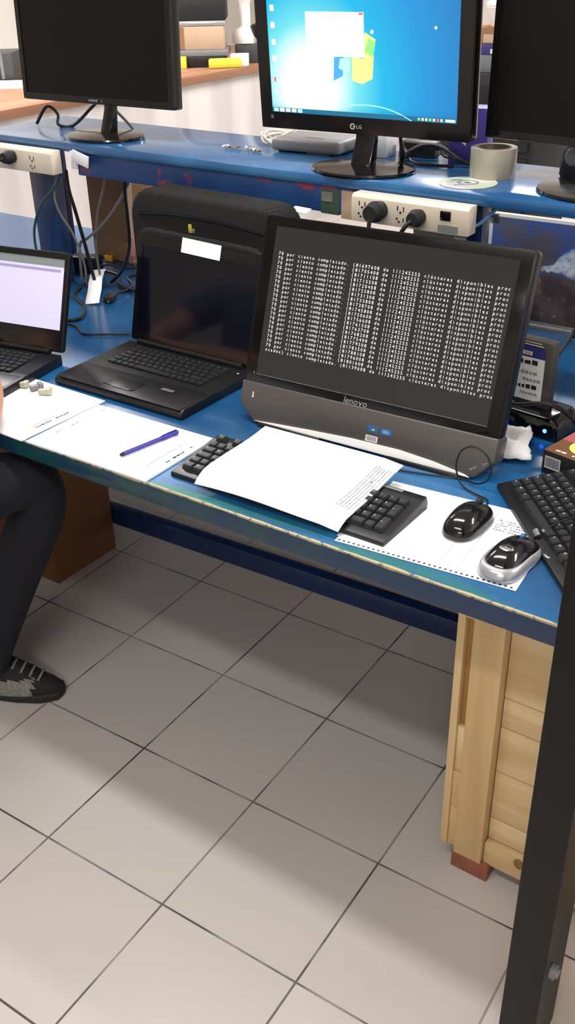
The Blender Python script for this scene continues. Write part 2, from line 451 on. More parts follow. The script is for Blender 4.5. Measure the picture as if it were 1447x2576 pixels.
    def done(s, name, mats, parent=None, loc=(0, 0, 0), rot=(0, 0, 0), smooth=35, norm=True):
        if norm: bmesh.ops.recalc_face_normals(s.bm, faces=s.bm.faces[:])
        me = D.meshes.new(name); s.bm.to_mesh(me); s.bm.free()
        for m in (mats if isinstance(mats, (list, tuple)) else [mats]): me.materials.append(M[m] if isinstance(m, str) else m)
        if smooth:
            me.polygons.foreach_set('use_smooth', [True] * len(me.polygons)); me.set_sharp_from_angle(angle=rad(smooth))
        o = D.objects.new(name, me); COL.objects.link(o)
        o.location = loc; o.rotation_euler = rot
        if parent is not None: o.parent = parent
        return o

def tag(o, label=None, cat=None, group=None, kind=None):
    if label: o['label'] = label
    if cat: o['category'] = cat
    if group: o['group'] = group
    if kind: o['kind'] = kind
    return o
def thing(name, label, cat, loc=(0, 0, 0), rz=0, group=None):
    o = D.objects.new(name, None); COL.objects.link(o); o.empty_display_size = .05
    o.location = loc; o.rotation_euler = (0, 0, rz)
    return tag(o, label, cat, group)
def setting(o): o['kind'] = 'structure'; return o
def copy_tree(o, parent=None):
    c = o.copy(); COL.objects.link(c)
    if parent is not None: c.parent = parent
    for ch in list(o.children): copy_tree(ch, c)
    return c
def tilt(t, roll=0.0):
    """rotation that lays local x along the width, y up the panel, z out of its front; leaning back by t degrees"""
    m = Euler((rad(90 - t), 0, 0)).to_matrix() @ Euler((0, 0, rad(roll))).to_matrix()
    return m.to_euler()
def rrect(x0, y0, x1, y1, r, n=5):
    pts = []
    for cx, cy, a0 in ((x1 - r, y0 + r, -90), (x1 - r, y1 - r, 0), (x0 + r, y1 - r, 90), (x0 + r, y0 + r, 180)):
        for k in range(n + 1):
            a = rad(a0 + 90 * k / n); pts.append((cx + r * math.cos(a), cy + r * math.sin(a)))
    return pts
def frame_ring(mb, outer, inner, z0, z1, mi=None):
    """bezel: rectangle ring between outer and inner (x0,y0,x1,y1), from depth z0 to z1"""
    ox0, oy0, ox1, oy1 = outer; ix0, iy0, ix1, iy1 = inner
    mb.box(((ox0 + ix0) / 2, (oy0 + oy1) / 2, (z0 + z1) / 2), (ix0 - ox0, oy1 - oy0, z1 - z0), mi=mi)
    mb.box(((ox1 + ix1) / 2, (oy0 + oy1) / 2, (z0 + z1) / 2), (ox1 - ix1, oy1 - oy0, z1 - z0), mi=mi)
    mb.box(((ix0 + ix1) / 2, (oy0 + iy0) / 2, (z0 + z1) / 2), (ix1 - ix0, iy0 - oy0, z1 - z0), mi=mi)
    mb.box(((ix0 + ix1) / 2, (oy1 + iy1) / 2, (z0 + z1) / 2), (ix1 - ix0, oy1 - iy1, z1 - z0), mi=mi)

# ------------------------------------------------------------------ camera
cam = D.cameras.new('camera'); co = D.objects.new('camera', cam); COL.objects.link(co); SC.camera = co
cam.sensor_fit = 'VERTICAL'; cam.sensor_height = 36.0; cam.lens = 2445.25 / 2576 * 36.0
cam.clip_start = .02; cam.clip_end = 60
Rr = ((0.81949964, 0.57267828, -0.02144581), (0.27326471, -0.42338646, -0.86375361), (-0.5037328, 0.70198539, -0.50345782))
mw = Matrix(((Rr[0][0], -Rr[1][0], -Rr[2][0], 0.34131772), (Rr[0][1], -Rr[1][1], -Rr[2][1], -1.1191049), (Rr[0][2], -Rr[1][2], -Rr[2][2], 1.56090616), (0, 0, 0, 1)))
co.matrix_world = mw

# ------------------------------------------------------------------ the room
H = .72
X0, X1, Y0, Y1, ZC = -5.2, 3.2, -4.0, 6.4, 2.9
def slab(name, x0, y0, z0, x1, y1, z1, m):
    b = MB(); b.box(((x0 + x1) / 2, (y0 + y1) / 2, (z0 + z1) / 2), (x1 - x0, y1 - y0, z1 - z0)); return setting(b.done(name, m, smooth=0))
slab('floor', X0, Y0, -.1, X1, Y1, 0, 'tiles')
slab('ceiling', X0, Y0, ZC, X1, Y1, ZC + .1, 'ceil_white')
slab('wall_left', X0 - .1, Y0, 0, X0, Y1, ZC, 'wall')
slab('wall_right', X1, Y0, 0, X1 + .1, Y1, ZC, 'wall')
slab('wall_back', X0, Y1, 0, X1, Y1 + .1, ZC, 'wall')
slab('wall_front', X0, Y0 - .1, 0, X1, Y0, ZC, 'wall')

def lamp(x, y, power, length=1.5, label=''):
    t = thing('ceiling_lamp', label, 'ceiling lamp', (x, y, ZC), 0)
    b = MB(); b.prism([(-.09, 0), (.09, 0), (.06, -.05), (-.06, -.05)], -length / 2, length / 2, 'x'); b.done('lamp_housing', 'white', t, smooth=0)
    for s in (-1, 1):
        b = MB(); b.cyl((-length / 2 + .03, s * .045, -.065), (length / 2 - .03, s * .045, -.065), .013, seg=12); b.done('lamp_tube', 'tube', t)
    l = D.lights.new('tube_light', 'AREA'); l.shape = 'RECTANGLE'; l.size = length; l.size_y = .16; l.energy = power; l.color = (1, .978, .958)
    o = D.objects.new('tube_light', l); COL.objects.link(o); o.location = (x, y, ZC - .085)
lamp(-.95, .32, 43, 1.6, 'twin tube ceiling lamp above the blue workbench')
lamp(-.4, -1.25, 26, 1.6, 'twin tube ceiling lamp above the aisle in front of the workbench')
lamp(.9, -2.9, 54, 1.6, 'twin tube ceiling lamp near the front wall, farthest from the workbench')
lamp(-3.6, 1.9, 110, 1.5, 'twin tube ceiling lamp above the white panelled counter')
lamp(-1.6, 3.9, 100, 1.5, 'twin tube ceiling lamp at the far end of the room')
lamp(1.9, 1.5, 85, 1.5, 'twin tube ceiling lamp on the right hand side of the room')
w = D.worlds.new('world'); SC.world = w; w.use_nodes = True
w.node_tree.nodes['Background'].inputs[0].default_value = (.8, .85, 1, 1); w.node_tree.nodes['Background'].inputs[1].default_value = .05

# ------------------------------------------------------------------ workbench
DX0, DX1, DY1 = -2.75, .62, 1.30
wb = thing('workbench', 'long worn blue painted workbench carrying the laptops and the all-in-one computer', 'workbench', (0, 0, 0))
b = MB(); b.box(((DX0 + DX1) / 2, DY1 / 2, -.02), (DX1 - DX0, DY1, .04), bev=.0025, seg=2); b.done('tabletop', 'desk', wb, (0, 0, H))
for lx in (-2.62, .49):
    for ly in (.30, 1.16):
        b = MB(); b.box((lx, ly, .34), (.07, .07, .68), bev=.004); b.done('leg', 'desk_leg', wb)
    b = MB(); b.box((lx, .73, .1125), (.05, .79, .055), bev=.003); b.done('end_rail', 'stretcher', wb)
b = MB(); b.box((-1.065, .640, .1125), (3.06, .036, .058), rot=(0, rad(-.6), rad(1.6)), bev=.003); b.done('foot_rail', 'stretcher', wb)

b = MB(); b.box((-1.065, 1.262, .48), (3.1, .018, .38), bev=.001); b.done('back_panel', 'desk_leg', wb)  # unseen panel, added to block light from the back lamps and darken the floor

# shelf standing on the bench
SZ = 1.13; SA = rad(-1.6)
sh = thing('riser_shelf', 'raised blue shelf along the back of the workbench holding three monitors', 'shelf', (-.82, .708, H), SA)
b = MB(); b.box((.06, .165, SZ - H - .011), (2.55, .33, .022), bev=.003); b.done('shelf_board', 'shelf', sh)
b = MB(); b.box((-.395, .021, SZ - H - .0515), (.86, .022, .058), bev=.002); b.done('apron', 'apron', sh)
for x, y, wd in ((-1.035, .075, .10), (.318, .05, .036), (1.25, .075, .05), (-1.24, .29, .06), (.20, .29, .04), (1.25, .29, .05)):
    hh = SZ - H - .022
    b = MB(); b.box((x, y, hh / 2), (wd, .035, hh), bev=.003); b.done('leg', 'desk_leg', sh)

# ------------------------------------------------------------------ timber cabinet under the right end of the bench
cb = thing('timber_cabinet', 'unpainted pine cabinet with horizontal boards under the right end of the blue workbench', 'cabinet', (0, .105, 0))
T = .672
b = MB(); b.box((-.186, .25, (T + .055) / 2), (.014, .50, T - .055), bev=.001); b.done('side_panel', 'pine_v', cb)
for z0, z1, m, d in ((.055, .155, 'pine_v', .004), (.1565, .245, 'pine_v', .003), (.2465, .352, 'pine_h', .006), (.3535, .592, 'pine_gap', .012), (.5935, T, 'pine_v', .002)):
    b = MB(); b.box((-.1715, .02 + d, (z0 + z1) / 2), (.0145, .04, z1 - z0), bev=.0008); b.done('edge_strip', m, cb)
b = MB(); b.box((-.136, .02, (T + .042) / 2), (.056, .04, T - .042), bev=.0015); b.done('stile', 'pine_v', cb)
zs = [.036, .093, .147, .265, .371, .437, T]
for i in range(6):
    y0 = .012 if i == 0 else .026
    b = MB(); b.box((.18, y0 + .009, (zs[i] + zs[i + 1]) / 2), (.574, .018, zs[i + 1] - zs[i] - .0022), bev=.0012)
    if i == 0:
        k = MB()
    b.done('plank', 'pine_h', cb)
b = MB(); b.blob((-.037, .0118, .078), (.011, .002, .013), 16, 8); b.done('knot', 'pine_gap', cb)
b = MB(); b.box((.467, .25, (T + .04) / 2), (.014, .48, T - .04), bev=.001); b.done('side_panel', 'pine_v', cb)
b = MB(); b.box((.14, .49, (T + .04) / 2), (.62, .014, T - .04), bev=.001); b.done('back_panel', 'pine_v', cb)
for fx in (-.13, .43):
    for fy in (.03, .44):
        b = MB(); b.box((fx, fy, .0205), (.075, .055, .041), bev=.001); b.done('foot', 'brown_wood', cb)

# ------------------------------------------------------------------ black post in front
ps = thing('steel_post', 'black square steel post standing in front of the right end of the workbench', 'post', (.0885, -.1335, 0))
b = MB(); b.box((0, 0, 1.05), (.057, .105, 2.1), bev=.002); b.done('post_tube', 'post', ps)
b = MB(); b.cyl((.0285, -.02, .215), (.037, -.02, .215), .012, seg=16); b.cyl((.037, -.02, .215), (.041, -.02, .215), .008, seg=6); o = b.done('bolt', 'grey_mid', ps); o['label'] = 'pale round bolt head'

# ------------------------------------------------------------------ keyboards
ROWS_DESK = [
    [('Esc', 1), (None, 1), ('F1', 1), ('F2', 1), ('F3', 1), ('F4', 1), (None, .5), ('F5', 1), ('F6', 1), ('F7', 1), ('F8', 1), (None, .5), ('F9', 1), ('F10', 1), ('F11', 1), ('F12', 1), (None, .25), ('Imp', 1), ('Blq', 1), ('Pau', 1)],
    [('º', 1)] + [(c, 1) for c in "1234567890'¡"] + [('<--', 2), (None, .25), ('Ins', 1), ('Ini', 1), ('Re', 1), (None, .25), ('Num', 1), ('/', 1), ('*', 1), ('-', 1)],
    [('Tab', 1.5)] + [(c, 1) for c in 'QWERTYUIOP`+'] + [('Ent', 1.5), (None, .25), ('Sup', 1), ('Fin', 1), ('Av', 1), (None, .25), ('7', 1), ('8', 1), ('9', 1), ('+', 1, 2)],
    [('Blo', 1.75)] + [(c, 1) for c in 'ASDFGHJKLÑ´Ç'] + [(' ', 1.25), (None, 3.5), ('4', 1), ('5', 1), ('6', 1)],
    [('Shf', 1.25), ('<', 1)] + [(c, 1) for c in 'ZXCVBNM,.-'] + [('Shf', 2.75), (None, 1.25), ('^', 1), (None, 1.25), ('1', 1), ('2', 1), ('3', 1), ('Int', 1, 2)],
    [('Ctl', 1.25), ('W', 1.25), ('Alt', 1.25), (' ', 6.25), ('Gr', 1.25), ('W', 1.25), ('M', 1.25), ('Ctl', 1.25), (None, .25), ('<', 1), ('v', 1), ('>', 1), (None, .25), ('0', 2), ('.', 1)],
]
ROWS_LAP = [
    [('Esc', 1)] + [('F%d' % i, 1) for i in range(1, 13)] + [('Imp', 1), ('Sup', 1)],
    [('º', 1)] + [(c, 1) for c in "1234567890'¡"] + [('<--', 2)],
    [('Tab', 1.5)] + [(c, 1) for c in 'QWERTYUIOP`+'] + [('Ent', 1.5)],
    [('Blo', 1.75)] + [(c, 1) for c in 'ASDFGHJKLÑ´Ç'] + [(' ', 1.25)],
    [('Shf', 1.25), ('<', 1)] + [(c, 1) for c in 'ZXCVBNM,.-'] + [('Shf', 1.75), ('^', 1)],
    [('Ctl', 1.25), ('Fn', 1), ('W', 1), ('Alt', 1), (' ', 5.75), ('Gr', 1), ('Ctl', 1), ('<', 1), ('v', 1), ('>', 1)],
]
def lay_keys(rows, pitch, gap_after_first, parent, kmat, lmat, h, inset, taper, x0, ytop, zf, slope, hide=None, dish=True, name='key'):
    """one object per key; zf(y) = surface height, slope = its angle; hide(x,y) -> keys that lie under something go in one stuff part"""
    hidden = MB(); any_hidden = False
    y = ytop
    for ri, row in enumerate(rows):
        x = x0
        for it in row:
            lab, wdt = it[0], it[1]; hu = it[2] if len(it) > 2 else 1
            if lab is not None:
                cx = x + wdt * pitch / 2; cy = y - pitch / 2 - (hu - 1) * pitch / 2
                sx, sy = wdt * pitch - inset, hu * pitch - inset
                mx = Matrix.Translation((cx, cy, zf(cy))) @ Euler((slope, 0, 0)).to_matrix().to_4x4()
                def build(mb, mxx):
                    t = bmesh.new(); bmesh.ops.create_cube(t, size=1)
                    for v in t.verts:
                        if v.co.z > 0: v.co = Vector((v.co.x * (sx - taper), v.co.y * (sy - taper) + taper * .12, h))
                        else: v.co = Vector((v.co.x * sx, v.co.y * sy, 0))
                    bmesh.ops.bevel(t, geom=[e for e in t.edges if any(v.co.z > h * .5 for v in e.verts)], offset=min(.0011, h * .35), segments=2, affect='EDGES')
                    mb.merge(t, mxx, 0)
                    if lab != ' ':
                        sz = .0062 if len(lab) == 1 else .0040
                        sz *= pitch / .019
                        mb.text(lab, -sx / 2 + taper / 2 + .0018, (.0008 if len(lab) > 1 else 0.0), h + .00025, sz, mi=1, mx=mxx)
                if hide and hide(cx, cy):
                    build(hidden, mx); any_hidden = True
                else:
                    kb = MB(); build(kb, Matrix.Identity(4))
                    kb.done(name, [kmat, lmat], parent, mx.to_translation(), (slope, 0, 0), smooth=40, norm=False)
            x += wdt * pitch
        y -= pitch + (gap_after_first if ri == 0 else 0)
    if any_hidden:
        o = hidden.done('covered_keys', [kmat, lmat], parent, smooth=40, norm=False); o['kind'] = 'stuff'
    else: hidden.bm.free()

def desk_keyboard(name, label, loc, rz, hide=None, front_lip=.012, logo=None, body='black_satin'):
    t = thing(name, label, 'keyboard', loc, rz)
    W, DP = .452, .150
    sl = math.atan2(.014, DP)
    prof = [(0, .002), (.004, 0), (DP, .0), (DP + .002, .012), (DP - .004, .026), (DP - .022, .0265), (.022, .0125), (.002, .009)]
    b = MB(); b.prism(prof, 0, W, 'x', bev=.0012); b.done('case', body, t, smooth=50)
    zf = lambda y: .0120 + (y - .02) * .014 / .106
    lay_keys(ROWS_DESK, .019, .006, t, 'black_key', 'legend', .0085, .0008, .0042, (W - 22.5 * .019) / 2, DP - .012, zf, sl, hide)
    if logo:
        b = MB(); b.blob((logo[0], logo[1], .0098), (.0105, .0052, .0016), 24, 8); o = b.done('badge', 'chrome', t); o['label'] = 'silver oval badge'
    return t
kb1 = desk_keyboard('computer_keyboard', 'black keyboard half covered by a printed form at the front of the workbench', (-.757, .044, H), rad(-.2),
                    hide=lambda x, y: .125 < x < .335)
b = MB(); b.box((.385, .139, .0268), (.05, .006, .0005), mi=0)
b.done('status_light', 'legend_dim', kb1)
kb2 = desk_keyboard('computer_keyboard', 'black keyboard lying diagonally behind the post at the right end of the workbench', (-.236, .322, H + .0012), rad(-48.5), logo=(.238, .008))

# ------------------------------------------------------------------ papers
def sheet(name, label, cat, loc, rz, wdt, dep, mats, zfun=lambda u, v: 0.0, th=.0003, nx=24, ny=16, extra=None, group=None):
    b = MB(); vs = []; fs = []
    for k in (0, 1):
        for j in range(ny + 1):
            for i in range(nx + 1):
                u, v = i / nx, j / ny; vs.append((u * wdt, v * dep, zfun(u, v) + (th if k else 0)))
    n = (nx + 1) * (ny + 1); q = nx + 1
    for j in range(ny):
        for i in range(nx):
            a = j * q + i; fs.append([a, a + q, a + q + 1, a + 1]); fs.append([n + a, n + a + 1, n + a + q + 1, n + a + q])
    for i in range(nx):
        fs.append([i, i + 1, n + i + 1, n + i]); a = ny * q + i; fs.append([a + 1, a, n + a, n + a + 1])
    for j in range(ny):
        a = j * q; fs.append([a + q, a, n + a, n + a + q]); a = j * q + nx; fs.append([a, a + q, n + a + q, n + a])
    b.add(vs, fs, 0)
    if extra: extra(b, wdt, dep, lambda x, y: zfun(x / wdt, y / dep) + th + .00025)
    o = b.done(name, mats, None, loc, (0, 0, rz), smooth=40, norm=False); return tag(o, label, cat, group)
def strokes(b, zf, x, y, ang, length, size, mi, seed, lines=1, lead=.006):
    """illegible print: rows of short dashes running at an angle"""
    r = random.Random(seed); ca, sa = math.cos(ang), math.sin(ang)
    for li in range(lines):
        p = 0.0; bx, by = x - sa * lead * li * -1, y + ca * lead * li * -1
        while p < length:
            l = r.uniform(.5, 1.6) * size
            if r.random() < .8:
                c = []
                for du, dv in ((0, 0), (l, 0), (l, size * r.uniform(.7, 1.15)), (0, size * r.uniform(.7, 1.1))):
                    X, Y = bx + ca * (p + du) - sa * dv, by + sa * (p + du) + ca * dv
                    c.append((X, Y, zf(X, Y)))
                b.quad(c, mi)
            p += l + size * .35

def perf_extra(b, W_, D_, zf):
    for row_y in (.0055,):
        k = 0; x = .006
        while x < W_ - .004:
            b.disc((x, row_y, zf(x, row_y)), .0024, 10, mi=1); x += .0088
    for x in (.175, .205, .285):
        b.quad([(x, .02, zf(x, .02)), (x + .0006, .02, zf(x, .02)), (x + .0006, D_ - .01, zf(x, D_ - .01)), (x, D_ - .01, zf(x, D_ - .01))], 2)
    strokes(b, zf, .215, .185, 0, .05, .004, 2, 5, 5, .008); strokes(b, zf, .235, .035, 0, .05, .004, 2, 6, 3, .007)
    strokes(b, zf, .245, .10, rad(90), .03, .004, 2, 8, 2, .006)
sheet('printout_sheet', 'white continuous printout with a row of feed holes, lying under the two mice', 'paper', (-.382, .018, H + .0008), rad(5.0), .305, .229,
      ['paper', 'ink_dark', 'ink_grey'], extra=perf_extra)
sheet('paper_sheet', 'small plain sheet showing under the front right corner of the half covered keyboard', 'paper', (-.388, .0345, H + .0002), rad(3), .12, .10,
      ['paper', 'ink_dark'], extra=lambda b, w_, d_, zf: strokes(b, zf, .03, .004, rad(60), .018, .004, 1, 3, 2))
def form_z(u, v):
    x = u * .302; kz = .0225 + .012 * v
    drop = max(0, .14 - v) / .14
    side = max(0, u - .88) / .12
    return kz - .014 * drop ** 1.5 * (1 - .25 * u) - .004 * side + .003 * math.sin(u * 5) * (1 - v) + .002 * math.sin(v * 6 + u * 2)
sheet('printed_form', 'white form with a faint printed table lying across the middle of the keyboard', 'paper', (-.682, .024, H), rad(0.3), .302, .218, ['form'],
      zfun=lambda u, v: form_z(u, v) + .0065, th=.0012)
def doc_extra(seed):
    def f(b, w_, d_, zf):
        strokes(b, zf, .03, d_ - .022, rad(90), .014, .004, 1, seed + 1)
        strokes(b, zf, .028, .10, rad(88), .03, .0045, 1, seed + 2); strokes(b, zf, .024, .05, rad(88), .025, .0045, 1, seed + 3)
        b.quad([(.075, d_ - .03, zf(.1, d_)), (w_ - .06, d_ - .034, zf(.1, d_)), (w_ - .06, d_ - .012, zf(.1, d_)), (.075, d_ - .010, zf(.1, d_))], 3)
        strokes(b, zf, w_ - .012, .06, rad(90), .09, .006, 2, seed + 4)
        strokes(b, zf, w_ - .036, .04, rad(90), .12, .003, 1, seed + 5)
    return f
M['band_grey'] = mat('pale_grey_print', rgb(188, 190, 204), .75)
sheet('document', 'stack of white printed pages with a blue pen on it, left of the keyboard', 'document', (-1.093, -.004, H + .0003), rad(.6), .314, .206,
      ['paper', 'ink_grey', 'ink_dark', 'band_grey'], th=.0035, extra=doc_extra(20), zfun=lambda u, v: .002 * math.sin(u * 3) * max(0, .3 - v))
def doc2_extra(b, w_, d_, zf):
    strokes(b, zf, w_ - .018, .055, rad(90), .085, .006, 1, 31); strokes(b, zf, w_ - .03, .05, rad(90), .07, .003, 2, 32)
sheet('document', 'white printed page beside the seated person\'s elbow, under the clear plastic bits', 'document', (-1.40, .0, H + .0003), rad(-1.2), .296, .232,
      ['paper', 'ink_dark', 'ink_grey'], th=.0028, extra=doc2_extra)
# pen
pa, pb = Vector((-.881, .047, 0)), Vector((-.856, .182, 0)); d = pb - pa; L_ = d.length
pn = thing('pen', 'blue ballpoint pen lying on the stack of printed pages', 'pen', (pa.x, pa.y, H + .0095), math.atan2(d.y, d.x))
b = MB(); b.cyl((.004, 0, 0), (L_ * .72, 0, 0), .0042, seg=12); b.done('barrel', 'pen_blue', pn)
b = MB(); b.cyl((L_ * .70, 0, 0), (L_ - .004, 0, 0), .0049, .0046, 12); b.cyl((L_ - .004, 0, 0), (L_, 0, 0), .0046, .003, 12); b.box((L_ * .85, 0, .0055), (.035, .003, .0016), bev=.0005); b.done('cap', 'pen_blue', pn)
b = MB(); b.cyl((.004, 0, 0), (-.003, 0, 0), .0042, .003, 12); b.done('end_plug', 'ink_black', pn)
# clear plastic bits / connectors on the left document
r = random.Random(4)
for i, (x, y) in enumerate(((-1.335, .17), (-1.31, .18), (-1.27, .185), (-1.235, .178))):
    b = MB(); b.box((0, 0, .007), (.026, .012, .012), bev=.002); b.box((.011, 0, .009), (.01, .016, .014), bev=.002)
    o = b.done('wall_plug', 'clear' if i != 2 else 'grey_mid', None, (x, y, H + .0035), (0, 0, r.uniform(0, 3)))
    tag(o, ['clear plastic clip at the left end of the row on the white page', 'clear plastic clip second from left on the white page', 'grey plastic clip among the clear clips on the white page', 'clear plastic clip at the right end of the row, next to the laptop'][i], 'clip', 'plastic clips on the white page')
    o.name = 'plastic_clip'

# ------------------------------------------------------------------ mice
def mouse(name, label, loc, rz, L=.117, W=.067, Ht=.038, two=False):
    t = thing(name, label, 'mouse', loc, rz)
    def shape(p):
        y = p.y
        k = 1.0 + (-.10 * math.cos(y * 2.6) if two else -.05 * math.cos(y * 2.4))
        z = p.z
        if z < 0: z = -.02
        hz = (1.0 - .22 * max(0, y) - .05 * max(0, -y))
        fl = math.copysign(abs(p.x) ** .82, p.x)
        return Vector((fl * k, math.copysign(abs(y) ** .85, y), max(z, -.02) ** 1 * hz if z > 0 else z))
    b = MB(); b.blob((0, L / 2, .004), (W / 2, L / 2, Ht - .004), 40, 28, fn=shape); b.done('shell', 'black_gloss', t, smooth=60)
    if two:
        def rim(p):
            q = shape(p); k = 1.10 + .05 * max(0, -p.y); return Vector((q.x * k, q.y * (1.07 if q.y < 0 else 1.0), min(q.z, .52 if p.y < .1 else .52 - .3 * (p.y - .1))))
        b = MB(); b.blob((0, L / 2 - .002, .0035), (W / 2, L / 2, Ht - .006), 40, 24, fn=rim); b.done('base_rim', 'silver', t, smooth=60)
        b = MB(); b.blob((0, L * .34, Ht * .955), (.0115, .0085, .002), 24, 8, rot=(rad(4), 0, rad(10))); o = b.done('badge', 'chrome', t); o['label'] = 'silver oval badge'
        b = MB(); b.cyl((-.003, L * .76, Ht * .80), (.003, L * .76, Ht * .80), .0058, seg=18); o = b.done('scroll_wheel', 'sticker_blue', t)
    else:
        b = MB()
        def side(p):
            q = shape(p); return Vector((q.x * 1.03 if p.x > 0 else q.x * .6, q.y * .97, q.z * .60))
        b.blob((0, L / 2, .0038), (W / 2, L / 2, Ht - .004), 40, 24, fn=side); o = b.done('side_grip', 'mouse_grey', t, smooth=60)
        b = MB(); b.cyl((-.0035, L * .80, Ht * .74), (.0035, L * .80, Ht * .74), .009, seg=18); b.done('scroll_wheel', 'rubber', t)
        b = MB()
        zz = Ht * .985
        frame_ring(b, (-.006, L * .55, .006, L * .55 + .010), (-.0047, L * .55 + .0013, .0047, L * .55 + .0087), zz - .0016, zz + .0002)
        b.box((0, L * .55 + .005, zz - .001), (.0018, .005, .002)); b.done('logo', 'legend_dim', t, (0, 0, 0), (rad(-3), 0, 0))
    b = MB(); b.cyl((0, L - .004, .010), (0, L + .008, .009), .0032, .0024, 10); b.done('strain_relief', 'rubber', t)
    return t
mouse('computer_mouse', 'all black mouse with a square logo on the printout, left of the silver rimmed mouse', (-.222, .118, H + .0015), rad(-2))
mouse('computer_mouse', 'black and silver mouse with an oval badge nearest the right end of the workbench', (-.121, .050, H + .0015), rad(-5), L=.124, W=.070, Ht=.039, two=True)
z = H + .003
b = MB(); b.tube([(-.218, .24, z + .008), (-.224, .262, z + .003), (-.236, .275, z), (-.262, .282, z), (-.283, .290, z + .001), (-.300, .300, z + .010), (-.3075, .304, z + .035), (-.300, .307, z + .062), (-.278, .309, z + .074),
                  (-.254, .309, z + .064), (-.243, .309, z + .040), (-.248, .309, z + .016), (-.268, .310, z + .003), (-.30, .318, z), (-.36, .30, z), (-.43, .285, z), (-.50, .30, z), (-.56, .345, z)], .0016, 8, 6)
tag(b.done('mouse_cable', 'wire_black'), 'thin black cable of the all black mouse, looping up in front of the all-in-one computer', 'cable')
b = MB(); b.tube([(-.110, .18, z + .008), (-.100, .200, z + .016), (-.075, .232, z + .030), (-.03, .275, z + .033), (.02, .325, z + .029), (.08, .38, z + .020), (.13, .44, z + .001), (.20, .55, z)], .0016, 8, 6)
tag(b.done('mouse_cable', 'wire_black'), 'thin black cable of the silver rimmed mouse crossing the diagonal keyboard', 'cable')
b = MB(); b.cyl((-.104, .188, z + .012), (-.112, .1945, z + .018), .0045, seg=10)
b.cyl((-.100, .196, z + .016), (-.098, .199, z + .0175), .0040, seg=10); tag(b.done('cable_clip', 'grey_mid', smooth=40), 'small grey clip on the cable of the silver rimmed mouse', 'clip')

# ------------------------------------------------------------------ all-in-one computer
ao = thing('all_in_one_computer', 'black all-in-one computer with a grey chin showing rows of white text', 'computer', (-.5347, .3203, H), rad(2))
AR = tilt(18); AP = (0, 0, 0)
b = MB(); b.prism(rrect(-.268, .076, .284, .409, .010), -.030, .0, 'z', bev=.0015); M['aio_housing'] = mat('black_housing_plastic', rgb(10, 9, 10), .3, spec=.3); b.done('screen_housing', 'aio_housing', ao, AP, AR)
b = MB(); b.prism([(-.262, .080), (.278, .080), (.278, .404), (-.262, .404)], 0, .0012, 'z', bev=.0004)
gl = b.done('front_glass', 'aio_glass', ao, AP, AR)
b = MB(); b.rect(-.240, .1005, .257, .3895, .0016); b.quad([(-.24, .0995, .0017), (.257, .0995, .0017), (.257, .1005, .0017), (-.24, .1005, .0017)], 1)
M['aio_display'] = mat('lit_black_display', rgb(30, 28, 29), .13, spec=.5)
bd = M['aio_display'].node_tree.nodes['Principled BSDF']; bd.inputs['Emission Color'].default_value = (1, .96, .97, 1); bd.inputs['Emission Strength'].default_value = .014
scn = b.done('display', ['aio_display', 'grey_mid'], ao, AP, AR)
def dos_lines():
    r = random.Random(11); out = []
    n = 81697608
    for i in range(22):
        out.append('70 por ciento completado. (%d de 111245255 clústeres disponibles proc' % n); n = 81697608 + (i + 1) * 5000 + r.randint(0, 40) * 100
    out[-1] = 'esados) ciento completado. (81139608 de 111245255 clústeres disponibles proc'
    return out
b = MB(); ln = dos_lines()
for i, t_ in enumerate(ln):
    t = i / 21.0; y = .3405 + (.1535 - .3405) * t - .004
    xa = -.2275; pitch = (.2510 - xa) / 75.0
    b.text(t_, xa, y, .0022, .0090, pitch=pitch)
b.done('screen_text', 'text_glow', scn, smooth=0, norm=False)
# chin
b = MB(); b.prism([(-.269, .083), (.284, .083), (.284, .040), (.252, .004), (-.233, .006), (-.269, .037)], -.045, .004, 'z', bev=.003, seg=3)
chn = b.done('chin', 'grey_plastic', ao, AP, AR)
b = MB(); b.prism([(-.229, .0065), (.246, .0035), (.235, .0075), (.17, .0165), (.10, .0215), (0, .0205), (-.10, .0155), (-.18, .0105)], .003, .0085, 'z', bev=.0012, seg=2); b.done('lip_reflection', 'white_gloss', ao, AP, AR)  # white lens shape stands in for white papers reflected in the glossy chin
for fx0, fx1 in ((-.215, -.07), (.08, .225)):
    b = MB(); b.prism([(-.012, 0), (.10, 0), (.10, .008), (.02, .012), (-.008, .008)], fx0, fx1, 'x', bev=.002); b.done('foot', 'black_satin', ao)
b = MB(); b.prism([(.03, 0), (.20, 0), (.20, .01), (.12, .03), (.11, .20), (.085, .20), (.06, .03), (.03, .012)], -.08, .10, 'x', bev=.003); b.done('rear_stand', 'black_satin', ao)
b = MB(); b.prism(rrect(-.20, .10, .21, .36, .03), -.07, -.028, 'z', bev=.006); b.done('rear_cover', 'black_satin', ao, AP, AR)
